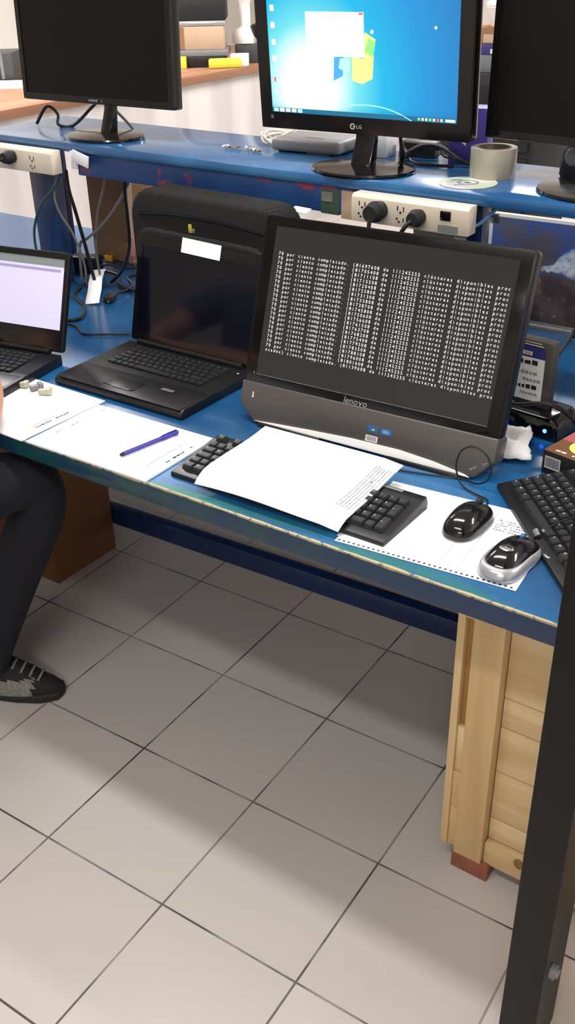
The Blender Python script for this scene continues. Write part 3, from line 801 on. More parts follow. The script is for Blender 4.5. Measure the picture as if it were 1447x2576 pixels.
for sx, sy, sw, s_h, m in ((.028, .041, .022, .013, 'sticker_blue'), (.055, .041, .024, .0125, 'sticker_blue'), (.026, .0225, .026, .012, 'sticker_white')):
    b = MB(); b.prism(rrect(sx, sy, sx + sw, sy + s_h, .0012, 2), .004, .0044, 'z')
    if m == 'sticker_blue' and sx < .05:
        for q, (dx, dy, cm) in enumerate(((.0085, .0068, 1), (.0122, .0072, 2), (.0082, .0034, 3), (.0119, .0037, 4))): b.rect(sx + dx, sy + dy, sx + dx + .0032, sy + dy + .003, .0046, cm)
        b.done('sticker', [m, 'red', 'pcb_green', 's_blue', 'yellow'], chn, smooth=0)
    elif m == 'sticker_blue':
        b.disc((sx + .012, sy + .0062, .0046), .0085, 24, 1, .0048); b.text('intel', sx + .0058, sy + .0048, .0048, .0052, mi=2)
        b.done('sticker', [m, 'wire_blue', 'sticker_white'], chn, smooth=0)
    else:
        for k in range(4): b.rect(sx + .003, sy + .002 + k * .0022, sx + .023, sy + .0032 + k * .0022, .0046, 1)
        b.done('sticker', [m, 'ink_grey'], chn, smooth=0)
b = MB(); e = b.text('lenovo', -.034, .0835, .0016, .0185, squeeze=1.0, shear=.12); b.done('logo', 'silver', gl, smooth=0)
b = MB(); b.rect(-.2405, .052, -.2375, .0635, .0044); b.rect(-.2415, .052, -.2365, .0545, .0045); b.done('power_mark', 'sticker_white', chn, smooth=0)
b = MB(); strokes(b, lambda x, y: .0044, .243, .0165, rad(33), .036, .0038, 0, 77); b.done('model_mark', 'legend_dim', chn, smooth=0)
b = MB(); b.rect(-.2465, .0985, -.2447, .1045, .0016); b.done('indicator', 'legend_dim', gl, smooth=0)

# ------------------------------------------------------------------ laptops
def laptop(name, label, loc, rz, W, DP, base_h, lid_h, lean, lidmats, screen_rect, screen_fn, keys=True, note=None, key_w=15):
    t = thing(name, label, 'laptop', loc, rz)
    b = MB(); b.prism([(0, .004), (.006, 0), (DP, 0), (DP, base_h), (.012, base_h - .004), (.002, base_h - .010)], 0, W, 'x', bev=.0025); bs = b.done('base', lidmats[0], t, smooth=50)
    b = MB(); b.box((W / 2, DP * .20, base_h - .0035), (W - .012, DP * .37, .0016), rot=(rad(0.6), 0, 0), bev=.0007); b.done('palm_rest', lidmats[0], bs, smooth=50)
    b = MB(); b.box((W * .46, DP * .19, base_h - .0022), (.088, .046, .001), bev=.0004); b.done('touchpad', 'black_satin', bs)
    pitch = .0186
    kw = 15 * pitch
    lay_keys(ROWS_LAP, pitch, -.003, bs, 'laptop_key', 'legend_dim', .0028, .0026, .0012, (W - kw) / 2, DP - .022, lambda y: base_h - .0006, 0, name='key')
    b = MB(); b.cyl((.03, DP - .003, base_h + .004), (W - .03, DP - .003, base_h + .004), .0065, seg=14); b.done('hinge', 'hinge', t)
    ld = D.objects.new('lid_pivot', None)
    D.objects.remove(ld)
    b = MB(); b.prism(rrect(0, .004, W, lid_h, .008), -.016, -.001, 'z', bev=.003); lid = b.done('lid', lidmats[1], t, (0, DP, base_h), tilt(lean))
    b = MB(); x0, y0, x1, y1 = screen_rect
    frame_ring(b, (.003, .008, W - .003, lid_h - .003), screen_rect, -.0012, .0010); b.done('bezel', lidmats[2], lid)
    b = MB(); screen_fn(b, x0, y0, x1, y1); b.done('screen', lidmats[3], lid, smooth=0)
    return t, lid, bs
# laptop in the middle
l2, lid2, bs2 = laptop('laptop', 'black laptop with a dark screen and a white paper note on its lid', (-1.268, .238, H), 0, .372, .252, .025, .247, 15,
    ['black_satin', 'black_gloss', 'black_gloss', ['screen_off_blue']], (.016, .026, .356, .226), lambda b, x0, y0, x1, y1: b.rect(x0, y0, x1, y1, -.0008))
b = MB(); vs = []
b.box((0, 0, 0), (.113, .033, .0007)); o = b.done('paper_note', 'paper', None); tag(o, 'white paper note stuck on top of the dark laptop screen', 'note')
mxl = Matrix.Translation((-1.268, .490, H + .025)) @ tilt(15).to_matrix().to_4x4() @ Matrix.Translation((.1905, .2395, .0018)) @ Euler((0, 0, rad(-2))).to_matrix().to_4x4()
o.matrix_world = mxl
b = MB(); strokes(b, lambda x, y: .0236, .155, .022, 0, .05, .005, 0, 41); b.done('brand_mark', 'legend_dim', bs2, smooth=0)
b = MB(); b.rect(.262, .062, .296, .073, .0239); b.done('sticker', 'mouse_grey', bs2, smooth=0)
b = MB(); b.rect(.352, .215, .357, .2195, .0262); b.done('indicator', 'legend', bs2, smooth=0)
# the left laptop
def lap1_screen(b, x0, y0, x1, y1):
    b.rect(x0, y0, x1, y1, -.0008, 0)
    b.rect(x0, y1 - .018, x1, y1, -.0005, 1); b.rect(x0, y1 - .030, x1 - .01, y1 - .024, -.0005, 2)
l1, lid1, bs1 = laptop('laptop', 'black laptop with a pale lit screen at the left edge of the workbench', (-1.3371 - .372 * math.cos(rad(10)) + .222 * math.sin(rad(10)), .3294 - .372 * math.sin(rad(10)) - .222 * math.cos(rad(10)), H), rad(10),
    .372, .222, .025, .232, 20, ['black_satin', 'black_satin', 'black_gloss', ['s_lav', 's_bar', 's_bar2']], (.014, .055, .362, .216), lap1_screen)

# ------------------------------------------------------------------ monitors on the shelf
def monitor(name, label, loc, rz, W, y0, y1, bez, bot, t, roll, xc, screen_fn, smats, base_c, base_r, neck, body='black_gloss', dep=.035):
    tt = thing(name, label, 'monitor', loc, rz)
    R_ = tilt(t, roll)
    b = MB(); b.prism(rrect(xc - W / 2, y0, xc + W / 2, y1, .006), -dep, 0, 'z', bev=.003); hs = b.done('housing', body, tt, (0, 0, 0), R_)
    b = MB(); frame_ring(b, (xc - W / 2 + .002, y0 + .002, xc + W / 2 - .002, y1 - .002), (xc - W / 2 + bez, y0 + bot, xc + W / 2 - bez, y1 - bez), 0, .003); b.done('bezel', body, hs)
    b = MB(); screen_fn(b, xc - W / 2 + bez, y0 + bot, xc + W / 2 - bez, y1 - bez); b.done('screen', smats, hs, smooth=0)
    bx, by = base_c
    b = MB(); b.lathe([(0, .0), (base_r, .0), (base_r + .002, .004), (base_r, .008), (base_r * .75, .0105), (.03, .014), (0, .014)], 56, (bx, by, 0), sy=.80); b.done('base', 'black_gloss', tt, smooth=40)
    nx, nw = neck
    b = MB(); b.prism([(by - .012, .010), (by + .022, .010), (by + .03, y0 * .9), (dep + .03, y0 + .14), (dep - .005, y0 + .14), (by + .012, y0 * .85)], nx - nw / 2, nx + nw / 2, 'x', bev=.003); b.done('neck', 'black_gloss', tt)
    return tt, hs
def lg_screen(b, x0, y0, x1, y1):
    b.rect(x0, y0, x1, y1, .0006, 0)
    b.rect(x0, y0, x1, y0 + .0095, .0009, 6)
    # coloured four-pane emblem behind a white window
    cx, cy = -.012, .215
    pane = [(-.062, .004, 5), (.004, .008, 3), (-.060, -.056, 4), (.004, -.052, 7)]
    b.quad([(-.075, .180, .0009), (-.052, .190, .0009), (-.05, .228, .0009), (-.072, .226, .0009)], 4)
    b.quad([(-.030, .182, .0009), (-.006, .176, .0009), (.018, .187, .0009), (.022, .232, .0009), (-.004, .225, .0009), (-.030, .228, .0009)], 7)
    b.quad([(-.010, .23, .0009), (.016, .222, .0009), (.026, .262, .0009), (.002, .275, .0009)], 7)
    b.quad([(.0, .238, .0010), (.020, .228, .0010), (.026, .256, .0010), (.010, .266, .0010)], 3)
    b.disc((.018, .276, .0009), .004, 12, 1)
    b.quad([(-.062, .205, .0010), (-.036, .196, .0010), (-.033, .226, .0010), (-.058, .224, .0010)], 8)
    # white window
    b.rect(-.139, .2275, -.0005, .312, .0013, 1); b.rect(-.139, .306, -.0005, .312, .0015, 9); b.rect(-.012, .307, -.002, .311, .0017, 2)
    # icon columns, light curve, taskbar marks
    for k in range(4): b.rect(x0 + .008, y1 - .03 - k * .033 - .012, x0 + .018, y1 - .03 - k * .033, .0009, 9)
    b.rect(x0 + .009, .172, x0 + .014, .182, .0010, 2); b.rect(x0 + .010, .148, x0 + .016, .153, .0010, 9)
    for k, c in enumerate((8, 1, 9, 9, 8)): b.rect(x0 + .004 + k * .0155, y0 + .0012, x0 + .016 + k * .0155, y0 + .0085, .0012, c)
    for k, c in enumerate((3, 9, 9, 3, 9, 2, 9)): b.rect(x1 - .088 + k * .0085, y0 + .002, x1 - .083 + k * .0085, y0 + .0075, .0012, c)
    b.rect(x1 - .026, y0 + .002, x1 - .004, y0 + .0075, .0012, 9)
    P = []
    for k in range(13):
        a = k / 12; P.append((-.06 + .17 * a, .128 + .012 * math.sin(a * 2.2) - .030 * a ** 2.4))
    for k in range(12):
        (xa, ya), (xb, yb) = P[k], P[k + 1]; wv = .0022
        b.quad([(xa, ya, .0009), (xb, yb, .0009), (xb, yb + wv, .0009), (xa, ya + wv, .0009)], 8)
    b.disc((x1 - .052, y1 - .068, .0009), .0035, 4, 1)
LGP = (-.80, .80, SZ)
m2, hs2 = monitor('monitor', 'black monitor with a lit blue desktop picture at the middle of the shelf', LGP, rad(3), .508, .0735, .385, .031, .036, -4, 0, -.0115, lg_screen,
    ['wallpaper', 's_white', 's_red', 's_green', 's_blue', 's_red', 's_task', 's_yellow', 's_cyan', 's_pale'], (-.005, -.005), .117, (-.0075, .048))
b = MB(); b.lathe([(.0045, 0), (.0062, 0), (.0062, .0004), (.0045, .0004), (.0045, 0)], 24, (-.030, .0905, .0032)); b.rect(-.0305, .0895, -.0262, .0905, .0036); b.rect(-.0325, .0905, -.0315, .0935, .0036)
b.text('LG', -.020, .0868, .0034, .0105); b.done('logo', 'legend', hs2, smooth=0)
b = MB(); b.rect(-.2385, .0955, -.2315, .1035, .0034); b.done('energy_mark', 'mouse_grey', hs2, smooth=0)
def dark_screen(b, x0, y0, x1, y1): b.rect(x0, y0, x1, y1, .0006, 0)
m1, hs1 = monitor('monitor', 'dark switched off monitor at the left end of the shelf', (-1.63, .84, SZ), rad(1), .537, .080, .405, .016, .018, 3, 0, -.027, dark_screen, ['screen_matte'], (0, -.0), .112, (.010, .034))
b = MB(); strokes(b, lambda x, y: .0034, -.048, .0865, 0, .05, .006, 0, 51); b.done('brand_mark', 'legend_dim', hs1, smooth=0)
m3, hs3 = monitor('monitor', 'dark switched off monitor at the right end of the shelf', (-.30, .84, SZ), rad(-6), .52, .077, .40, .014, .017, .8, 0, .004, dark_screen, ['screen_matte'], (.02, -.02), .125, (.03, .04))

# ------------------------------------------------------------------ power strips on the shelf front
def power_strip(label, loc, rz, W, Hh=.056, dep=.05, sockets=(), switch=None, plate=None):
    t = thing('power_strip', label, 'power strip', loc, rz)
    b = MB(); b.prism([(0, 0), (0, Hh - .006), (.008, Hh), (dep, Hh), (dep, 0)], 0, W, 'x', bev=.002); cs = b.done('case', 'cream', t)
    for sx in sockets:
        b = MB()
        for ox, oz, ww, hh in ((-.016, .038, .0022, .009), (-.002, .037, .0022, .009), (-.009, .030, .0045, .004), (-.017, .017, .004, .004), (-.002, .015, .0022, .009), (-.012, .011, .004, .004)):
            b.box((sx + ox, -.0002, oz), (ww, .001, hh))
        b.done('socket', 'ink_black', cs)
    if switch is not None:
        b = MB(); b.box((switch, -.0015, .036), (.023, .004, .018), bev=.001); b.done('switch', 'black_gloss', cs)
    if plate is not None:
        b = MB(); b.box((plate, -.0006, .010), (.044, .0012, .014)); b.done('rating_plate', 'grey_mid', cs)
    return t
power_strip('cream power strip with two black plugs under the middle of the shelf', (-.754, .664, 1.0555), rad(-.8), .272, dep=.036, Hh=.0565, sockets=(.036, .128), switch=.222, plate=.228)
power_strip('cream power strip with one black plug at the left end of the shelf', (-2.04, .699, 1.0525), rad(-1.0), .352, dep=.034, Hh=.059, sockets=(.285,), switch=None)
def plug(label, loc, r, dirv, cable, L=.034):
    t = thing('power_plug', label, 'plug', loc, 0)
    b = MB(); b.cyl((0, 0, 0), (0, -L * .5, 0), r * .82, r, 22); b.cyl((0, -L * .5, 0), (0, -L, 0), r, r * .72, 22); b.done('plug_body', 'rubber', t, smooth=50)
    for sx in (-.006, .006):
        b = MB(); b.box((sx, .006, 0), (.0016, .016, .006)); b.done('prong', 'brass', t)
    b = MB(); b.tube([(0, -L * .8, 0)] + cable, .0045, 10, 6); b.done('cable', 'wire_black', t)
    return t
plug('large black plug in the left socket of the middle power strip', (-.682, .6622, 1.086), .0215, None, [(.0, -.045, -.02), (.004, -.05, -.06), (.01, -.03, -.12), (.0, .0, -.22)], .046)
plug('smaller black plug in the right socket of the middle power strip', (-.590, .6608, 1.083), .0180, None, [(-.012, -.040, -.015), (-.022, -.042, -.04), (-.028, -.03, -.10), (-.02, .0, -.2)])
plug('black plug in the power strip at the left end of the shelf', (-1.838, .6945, 1.088), .0185, None, [(-.012, -.04, -.006), (-.04, -.046, -.018), (-.09, -.04, -.04), (-.14, .0, -.14)])

# ------------------------------------------------------------------ things on the shelf
t = thing('tape_roll', 'thick roll of clear packing tape standing on the shelf behind the disc', 'tape', (-.532, .868, SZ))
b = MB(); b.lathe([(.036, 0), (.0475, 0), (.048, .001), (.048, .059), (.0475, .060), (.036, .060), (.036, 0)], 48); b.done('tape', 'tape', t)
b = MB(); b.lathe([(.0325, 0), (.0358, 0), (.0358, .0605), (.0325, .0605), (.0325, 0)], 48); b.done('core', 'tape_core', t)
b = MB(); b.lathe([(.0075, 0), (.060, 0), (.060, .0012), (.0075, .0012), (.0075, 0)], 56); b.lathe([(.0172, .00125), (.0225, .00125), (.0225, .0014), (.0172, .0014), (.0172, .00125)], 40, mi=1)
b.rect(-.034, .018, -.012, .024, .0014, 1); b.rect(-.03, .028, -.010, .033, .0014, 1); b.rect(-.030, -.026, -.012, -.020, .0014, 1)
tag(b.done('compact_disc', ['disc', 'grey_mid'], None, (-.547, .785, SZ + .0005), (0, 0, rad(30))), 'pale recordable disc lying on the shelf in front of the tape roll', 'disc')
# grey flat device behind the lit monitor
t = thing('network_router', 'flat grey plastic device lying on the shelf left of the lit monitor\'s stand', 'router', (-1.03, .955, SZ), rad(4))
b = MB(); b.box((0, 0, .017), (.19, .13, .028), bev=.010, seg=4); b.done('case', 'grey_mid', t, smooth=50)
b = MB(); b.box((.005, -.02, .0318), (.05, .012, .002), bev=.0006); b.done('label_strip', 'silver', t)
for s in (-1, 1):
    b = MB(); b.box((s * .07, 0, .002), (.02, .10, .004)); b.done('foot', 'rubber', t)
b = MB(); b.box((0, 0, .024), (.078, .06, .048), bev=.001); tag(b.done('small_carton', 'paper', None, (-.872, .965, SZ), (0, 0, rad(6))), 'small white carton on the shelf behind the lit monitor\'s stand', 'box')
# tangled pale cable
r = random.Random(3); pts = []
for k in range(26):
    a = k * 1.15; pts.append((-1.165 + .04 * math.cos(a) * (.6 + .4 * r.random()), .965 + .038 * math.sin(a) + .02 * r.random(), SZ + .005 + .028 * r.random() * (1 if k % 3 else .2)))
b = MB(); b.tube(pts, .0032, 7, 4); tag(b.done('cable_bundle', 'wire_white'), 'tangle of pale thin cable on the shelf beside the grey device', 'cable')
# crumpled foil / blister strips with glints
for i, (x, y, a, wd) in enumerate(((-1.225, .868, .1, .045), (-1.17, .872, .5, .03), (-1.145, .862, -.3, .028))):
    b = MB(); vs = []; rr = random.Random(i + 60)
    nx, ny = 6, 3
    for j in range(ny + 1):
        for k in range(nx + 1): vs.append(((k / nx - .5) * wd, (j / ny - .5) * .022, .002 + rr.random() * .007))
    b.add(vs, [[j * (nx + 1) + k, j * (nx + 1) + k + 1, (j + 1) * (nx + 1) + k + 1, (j + 1) * (nx + 1) + k] for j in range(ny) for k in range(nx)])
    o = b.done('foil_scrap', 'foil', None, (x, y, SZ), (0, 0, a), smooth=0)
    sm = o.modifiers.new('thick', 'SOLIDIFY'); sm.thickness = .0008
    tag(o, ['shiny foil scrap on the shelf, leftmost of three', 'shiny foil scrap on the shelf, middle of three', 'shiny foil scrap on the shelf nearest the tangled pale cable'][i], 'scrap', 'foil scraps on the shelf')
# black cables behind the lit monitor
b = MB(); b.tube([(-.775, .91, SZ + .006), (-.765, .93, SZ + .020), (-.74, .95, SZ + .034), (-.70, .952, SZ + .034), (-.66, .94, SZ + .022), (-.63, .928, SZ + .012), (-.60, .935, SZ + .007)], .0055, 10, 6)
tag(b.done('monitor_cable', 'wire_black'), 'thick black cable arching over the shelf between the lit monitor and the tape roll', 'cable')
b = MB(); b.tube([(-.735, .83, SZ + .10), (-.735, .835, SZ + .06), (-.735, .845, SZ + .03), (-.745, .86, SZ + .012), (-.76, .90, SZ + .007)], .004, 8, 5); b.cyl((-.735, .842, SZ + .036), (-.741, .853, SZ + .018), .007, seg=10)
tag(b.done('signal_cable', 'wire_black'), 'black cable hanging from the back of the lit monitor down to the shelf', 'cable')
b = MB(); b.tube([(-.80, .95, SZ + .006), (-.81, .985, SZ + .02), (-.80, .96, SZ + .03), (-.785, .95, SZ + .02), (-.74, .905, SZ + .006), (-.69, .895, SZ + .005), (-.64, .905, SZ + .005)], .0035, 8, 6)
tag(b.done('coiled_cable', 'wire_black'), 'thin black cable coiled on the shelf behind the lit monitor\'s base', 'cable')
# dark boxes behind
t = thing('carton', 'purple carton with a white flash standing on the shelf between two monitors', 'box', (-.640, .985, SZ), rad(12))
b = MB(); b.box((0, 0, .059), (.085, .06, .118), bev=.001); cbx = b.done('box_body', 'purple', t)
b = MB(); b.quad([(-.018, -.0306, .05), (-.004, -.0306, .04), (-.012, -.0306, .1)]); b.done('printed_flash', 'sticker_white', cbx, smooth=0)
b = MB(); b.rect(-.036, .105, .015, .110, 0); b.done('printed_title', 'legend_dim', cbx, (0, -.0307, 0), (rad(90), 0, 0), smooth=0)
t = thing('adapter_block', 'black power adapter lying on the shelf behind the arching cable', 'adapter', (-.775, 1.0, SZ), rad(2))
b = MB(); b.box((0, 0, .017), (.09, .04, .034), bev=.005, seg=3); b.done('adapter_case', 'black_satin', t)
b = MB(); b.tube([(.04, 0, .017), (.055, -.004, .02), (.066, -.012, .008), (.085, -.010, .004)], .003, 8, 5); b.done('cable', 'wire_black', t)
t = thing('speaker', 'rounded black loudspeaker on the shelf beside the right monitor\'s base', 'speaker', (-.372, .96, SZ), rad(-10))
b = MB(); b.lathe([(0, 0), (.042, 0), (.046, .004), (.044, .05), (.036, .075), (.018, .088), (0, .09)], 32); b.done('speaker_body', 'black_matte', t, smooth=50)
b = MB(); b.lathe([(0, 0), (.02, 0), (.016, .004), (0, .005)], 20); b.done('speaker_cone', 'grey_mid', t, (0, -.040, .045), (rad(80), 0, 0))

# ------------------------------------------------------------------ below the shelf
t = thing('laptop_bag', 'black padded laptop bag standing behind the dark screened laptop', 'bag', (-1.126, .630, H), rad(-4))
pts = [(-.225, 0), (.225, 0), (.235, .10)] + [(.235 - .05 + .05 * math.cos(rad(a)), .302 + .05 * math.sin(rad(a))) for a in range(0, 91, 15)] + [(-.235 + .07 + .07 * math.cos(rad(a)), .282 + .07 * math.sin(rad(a))) for a in range(90, 181, 15)] + [(-.235, .10)]
b = MB(); b.prism(pts, -.02, .07, 'y', bev=.014, seg=4); bg = b.done('bag_body', 'fabric_black', t, smooth=60)
b = MB(); b.prism([(-.20, .03), (.20, .03), (.21, .12)] + [(.21 - .05 + .05 * math.cos(rad(a)), .215 + .05 * math.sin(rad(a))) for a in range(0, 91, 15)] + [(-.21 + .05 + .05 * math.cos(rad(a)), .215 + .05 * math.sin(rad(a))) for a in range(90, 181, 15)] + [(-.21, .12)], -.034, -.016, 'y', bev=.008, seg=3); b.done('front_pocket', 'fabric_black', t, smooth=60)
b = MB(); b.tube([(-.2, -.0205, .292), (-.1, -.0215, .303), (0, -.022, .305), (.1, -.0215, .303), (.2, -.0205, .295)], .003, 8, 4); b.done('zip', 'black_gloss', t)
b = MB(); b.box((-.030, -.0215, .279), (.010, .003, .020), bev=.0008, mi=0); b.box((-.020, -.0215, .275), (.008, .003, .010), bev=.0008, mi=1); b.done('zip_tag', ['amber_text', 'grey_mid'], t)
b = MB(); b.box((0, 0, .016), (.048, .018, .0012)); tag(b.done('paper_slip', 'paper', None, (-.893, .688, 1.043), (rad(25), 0, rad(-8))), 'small white paper slip above the top left corner of the all-in-one', 'paper')
b = MB(); b.box((0, 0, 0), (.034, .03, .060), bev=.002); tag(b.done('small_carton', 'card_pale', None, (-.793, .728, 1.072), (0, 0, rad(-3))), 'beige little box tucked under the shelf left of the middle power strip', 'box')
b = MB(); b.box((0, 0, 0), (.05, .02, .055), bev=.002); b.box((-.006, -.0112, .01), (.03, .001, .02), mi=1); tag(b.done('adapter', ['pcb_green', 'legend_dim'], None, (-.842, .728, 1.074), (0, 0, rad(-3))), 'dull green box with pale print under the shelf beside the beige box', 'box')
# picture board at the back
t = thing('picture_board', 'printed landscape picture with white edges standing at the back of the workbench', 'picture', (-.668, 1.165, H + .002), rad(1))
b = MB(); b.box((.24, 0, .131), (.48, .014, .262), bev=.001); b.done('board', 'white', t)
b = MB(); b.rect(0, 0, .448, .246, 0); b.done('print', 'picture', t, (.022, -.0078, .008), (rad(90), 0, 0), smooth=0)
b = MB(); b.box((.022, -.0085, .256), (.026, .012, .010), bev=.001); b.done('clip', 'slate', t)
# cardboard box at the back left of the bench
t = thing('cardboard_box', 'brown cardboard box at the back of the workbench, behind the hanging cables', 'box', (-1.86, 1.13, H), rad(-4))
b = MB(); b.box((0, 0, .15), (.17, .16, .30), bev=.002); b.done('carton_body', 'card', t)
b = MB(); b.box((.094, -.075, .15), (.006, .02, .30), rot=(0, rad(4), 0)); b.done('flap', 'card_pale', t)
b = MB()
def crump(p):
    r = random.Random(int((p.x * 7 + p.y * 13 + p.z * 29) * 1000)); return p * (1 + .22 * (r.random() - .5))
b.blob((0, 0, .038), (.026, .024, .042), 14, 10, fn=crump, rot=(.2, .2, 0)); tag(b.done('crumpled_paper', 'pink_paper', None, (-1.765, 1.045, H), smooth=0), 'crumpled pinkish paper at the foot of the brown box behind the laptop bag', 'paper')
# plug lying, tag, cables, adapter, connector
t = thing('loose_plug', 'loose black plug with two bare prongs lying on the bench between the laptops', 'plug', (-1.575, .735, H + .011), rad(-65))
b = MB(); b.box((0, 0, 0), (.040, .026, .020), bev=.005, seg=3); b.done('plug_body', 'rubber', t)
for s in (-1, 1):
    b = MB(); b.box((.028, s * .0065, 0), (.018, .0016, .006)); b.done('prong', 'brass', t)
b = MB(); b.tube([(-.018, 0, 0), (-.05, .004, -.002), (-.09, .02, -.006), (-.15, .015, -.007), (-.22, -.02, -.007), (-.26, .02, -.007)], .0035, 8, 6); b.done('cable', 'wire_black', t)
b = MB(); pts = [(-1.745, .868, .03), (-1.715, .83, .034), (-1.685, .79, .026), (-1.65, .75, .016), (-1.615, .705, .005), (-1.60, .688, .002)]
vs = []
for (x, y, zz) in pts: vs += [(x - .014, y - .010, H + zz), (x + .018, y + .012, H + zz + .003)]
b.add(vs, [[2 * k, 2 * k + 1, 2 * k + 3, 2 * k + 2] for k in range(len(pts) - 1)])
o = b.done('paper_tag', 'paper'); sm = o.modifiers.new('thick', 'SOLIDIFY'); sm.thickness = .0006; tag(o, 'white curled paper tag lying among the cables between the laptops', 'tag')
t = thing('adapter_block', 'black adapter behind the pale screened laptop at the foot of the hanging cables', 'adapter', (-1.845, .915, H), rad(20))
b = MB(); b.box((0, 0, .024), (.09, .05, .048), bev=.006, seg=3); b.done('adapter_case', 'black_satin', t)
b = MB(); b.tube([(.045, 0, .02), (.07, .01, .02), (.10, .03, .006), (.14, .05, .004)], .0035, 8, 5); b.done('cable', 'wire_black', t)
b = MB(); b.box((0, 0, .009), (.026, .018, .018), bev=.002); tag(b.done('orange_connector', 'orange', None, (-1.862, 1.03, H), (0, 0, .3)), 'small orange connector in front of the brown box', 'connector')
zz = H + .005
b = MB(); b.tube([(-1.79, .87, zz), (-1.75, .83, zz + .006), (-1.70, .72, zz), (-1.60, .66, zz), (-1.535, .585, zz), (-1.56, .545, zz), (-1.62, .56, zz), (-1.70, .60, zz)], .0045, 8, 6)
tag(b.done('power_cable', 'wire_black'), 'black cable bending to a point on the bench below the paper tag', 'cable')
b = MB(); b.tube([(-1.80, .93, zz), (-1.72, .92, zz), (-1.66, .86, zz), (-1.58, .83, zz), (-1.52, .85, zz), (-1.47, .80, zz), (-1.43, .72, zz), (-1.36, .70, zz), (-1.30, .75, zz)], .004, 8, 6)
tag(b.done('power_cable', 'wire_black'), 'black cable wandering along the bench towards the laptop bag', 'cable')
b = MB(); b.tube([(-1.62, .50, zz), (-1.56, .52, zz), (-1.50, .53, zz), (-1.44, .50, zz), (-1.40, .52, zz), (-1.34, .56, zz)], .003, 8, 6)
tag(b.done('power_cable', 'wire_black'), 'thin black cable on the bench beside the dark screened laptop', 'cable')
def hang(name, label, m, pts, r=.004):
    b = MB(); b.tube(pts, r, 8, 6); tag(b.done(name, m), label, 'cable', 'cables hanging below the shelf')
hang('hanging_cable', 'green cable hanging from the left power strip down across the blue shelf leg', 'wire_green', [(-1.735, .765, 1.045), (-1.765, .755, 1.0), (-1.82, .75, .95), (-1.87, .755, .87), (-1.885, .77, .78), (-1.88, .79, H + .005)], .0036)
hang('hanging_cable', 'thick black cable hanging straight from the left power strip to the bench', 'wire_black', [(-1.722, .77, 1.05), (-1.715, .765, 1.0), (-1.705, .77, .94), (-1.695, .78, .85), (-1.69, .79, .77), (-1.69, .80, H + .006)], .005)
hang('hanging_cable', 'thin grey cable hanging in front of the white panel under the shelf', 'wire_grey', [(-1.60, .80, 1.09), (-1.61, .795, 1.02), (-1.655, .80, .93), (-1.69, .815, .83), (-1.70, .83, H + .004)], .0034)
hang('hanging_cable', 'black cable hanging in front of the brown box and sweeping to the left', 'wire_black', [(-1.50, .78, 1.08), (-1.52, .78, 1.02), (-1.525, .785, .95), (-1.545, .80, .86), (-1.61, .83, .78), (-1.68, .85, H + .008)], .0048)
hang('hanging_cable', 'grey cable slung across from the brown box to the shelf leg', 'wire_grey', [(-1.525, .80, 1.03), (-1.57, .795, .97), (-1.63, .79, .91), (-1.70, .80, .865), (-1.76, .82, .83), (-1.78, .83, H + .006)], .004)
hang('hanging_cable', 'thin grey cable dropping beside the blue shelf leg', 'wire_grey', [(-1.755, .77, 1.045), (-1.77, .76, .98), (-1.755, .76, .93), (-1.735, .775, .88), (-1.72, .79, .80), (-1.73, .80, H + .004)], .0032)
b = MB(); b.box((0, 0, 0), (.062, .004, .03), rot=(0, rad(12), 0), bev=.001); b.box((-.03, .002, -.006), (.02, .004, .045), bev=.001, mi=0)
tag(b.done('paper_label', 'paper', None, (-1.612, .7235, 1.096), (0, 0, rad(-4))), 'torn white label taped to the shelf front beside the left power strip', 'label')
b = MB(); b.tube([(-.498, .70, 1.06), (-.478, .72, 1.075), (-.462, .735, 1.095), (-.455, .75, 1.103)], .004, 8, 5); tag(b.done('cable_end', 'wire_blue'), 'short pale blue cable beside the right end of the middle power strip', 'cable')
# cables behind left monitor
b = MB(); b.tube([(-1.96, .90, SZ + .004), (-1.93, .92, SZ + .05), (-1.90, .93, SZ + .03), (-1.88, .91, SZ + .006), (-1.84, .93, SZ + .005), (-1.80, .97, SZ + .05), (-1.74, .96, SZ + .08), (-1.66, .93, SZ + .10)], .0045, 8, 6)
tag(b.done('monitor_cable', 'wire_black'), 'black cables lying on the shelf behind the left monitor', 'cable')
b = MB(); b.tube([(-1.70, .905, SZ + .09), (-1.68, .93, SZ + .06), (-1.655, .945, SZ + .03), (-1.64, .96, SZ + .004)], .004, 8, 6)
tag(b.done('signal_cable', 'wire_grey'), 'grey cable dropping to the shelf behind the left monitor\'s neck', 'cable')

# ------------------------------------------------------------------ right of the all-in-one
dk = thing('drive_dock', 'black hard drive dock with a blue light, right of the all-in-one', 'dock', (-.276, .602, H), rad(-8))
b = MB(); b.prism([(-.07, 0), (.07, 0), (.066, .030), (.052, .046), (-.05, .046), (-.066, .030)], -.045, .045, 'y', bev=.007, seg=4); dkb = b.done('dock_body', 'black_gloss', dk, smooth=50)
b = MB(); b.blob((.042, -.0450, .019), (.0042, .0030, .0042), 16, 10); o = b.done('indicator', 'led_blue', dk); o['label'] = 'lit blue indicator'
b = MB(); b.text('VIS', -.040, .020, .0458, .012); b.done('lettering', 'legend_dim', dkb, (0, 0, 0), (rad(90), 0, 0), smooth=0)
hd = thing('hard_drive', 'silver hard drive with a white and blue label standing upright in the black dock', 'hard drive', (-.303, .604, H + .0455), rad(-6))
b = MB(); b.box((0, 0, .068), (.102, .026, .135), bev=.003); M['drive_metal'] = mat('dull_drive_metal', rgb(92, 86, 80), .4, metal=.4, noise=(25, .25)); hdb = b.done('drive_case', 'drive_metal', hd)
b = MB(); b.rect(-.036, .012, .036, .100, 0, 0); b.rect(-.036, .100, .036, .122, 0, 1); b.rect(-.012, .104, .008, .112, .0002, 0); b.rect(-.036, .1245, .030, .1265, 0, 0); b.rect(-.036, .1295, .026, .1312, 0, 0); b.text('WD', -.009, .1052, .0004, .0075, mi=3)
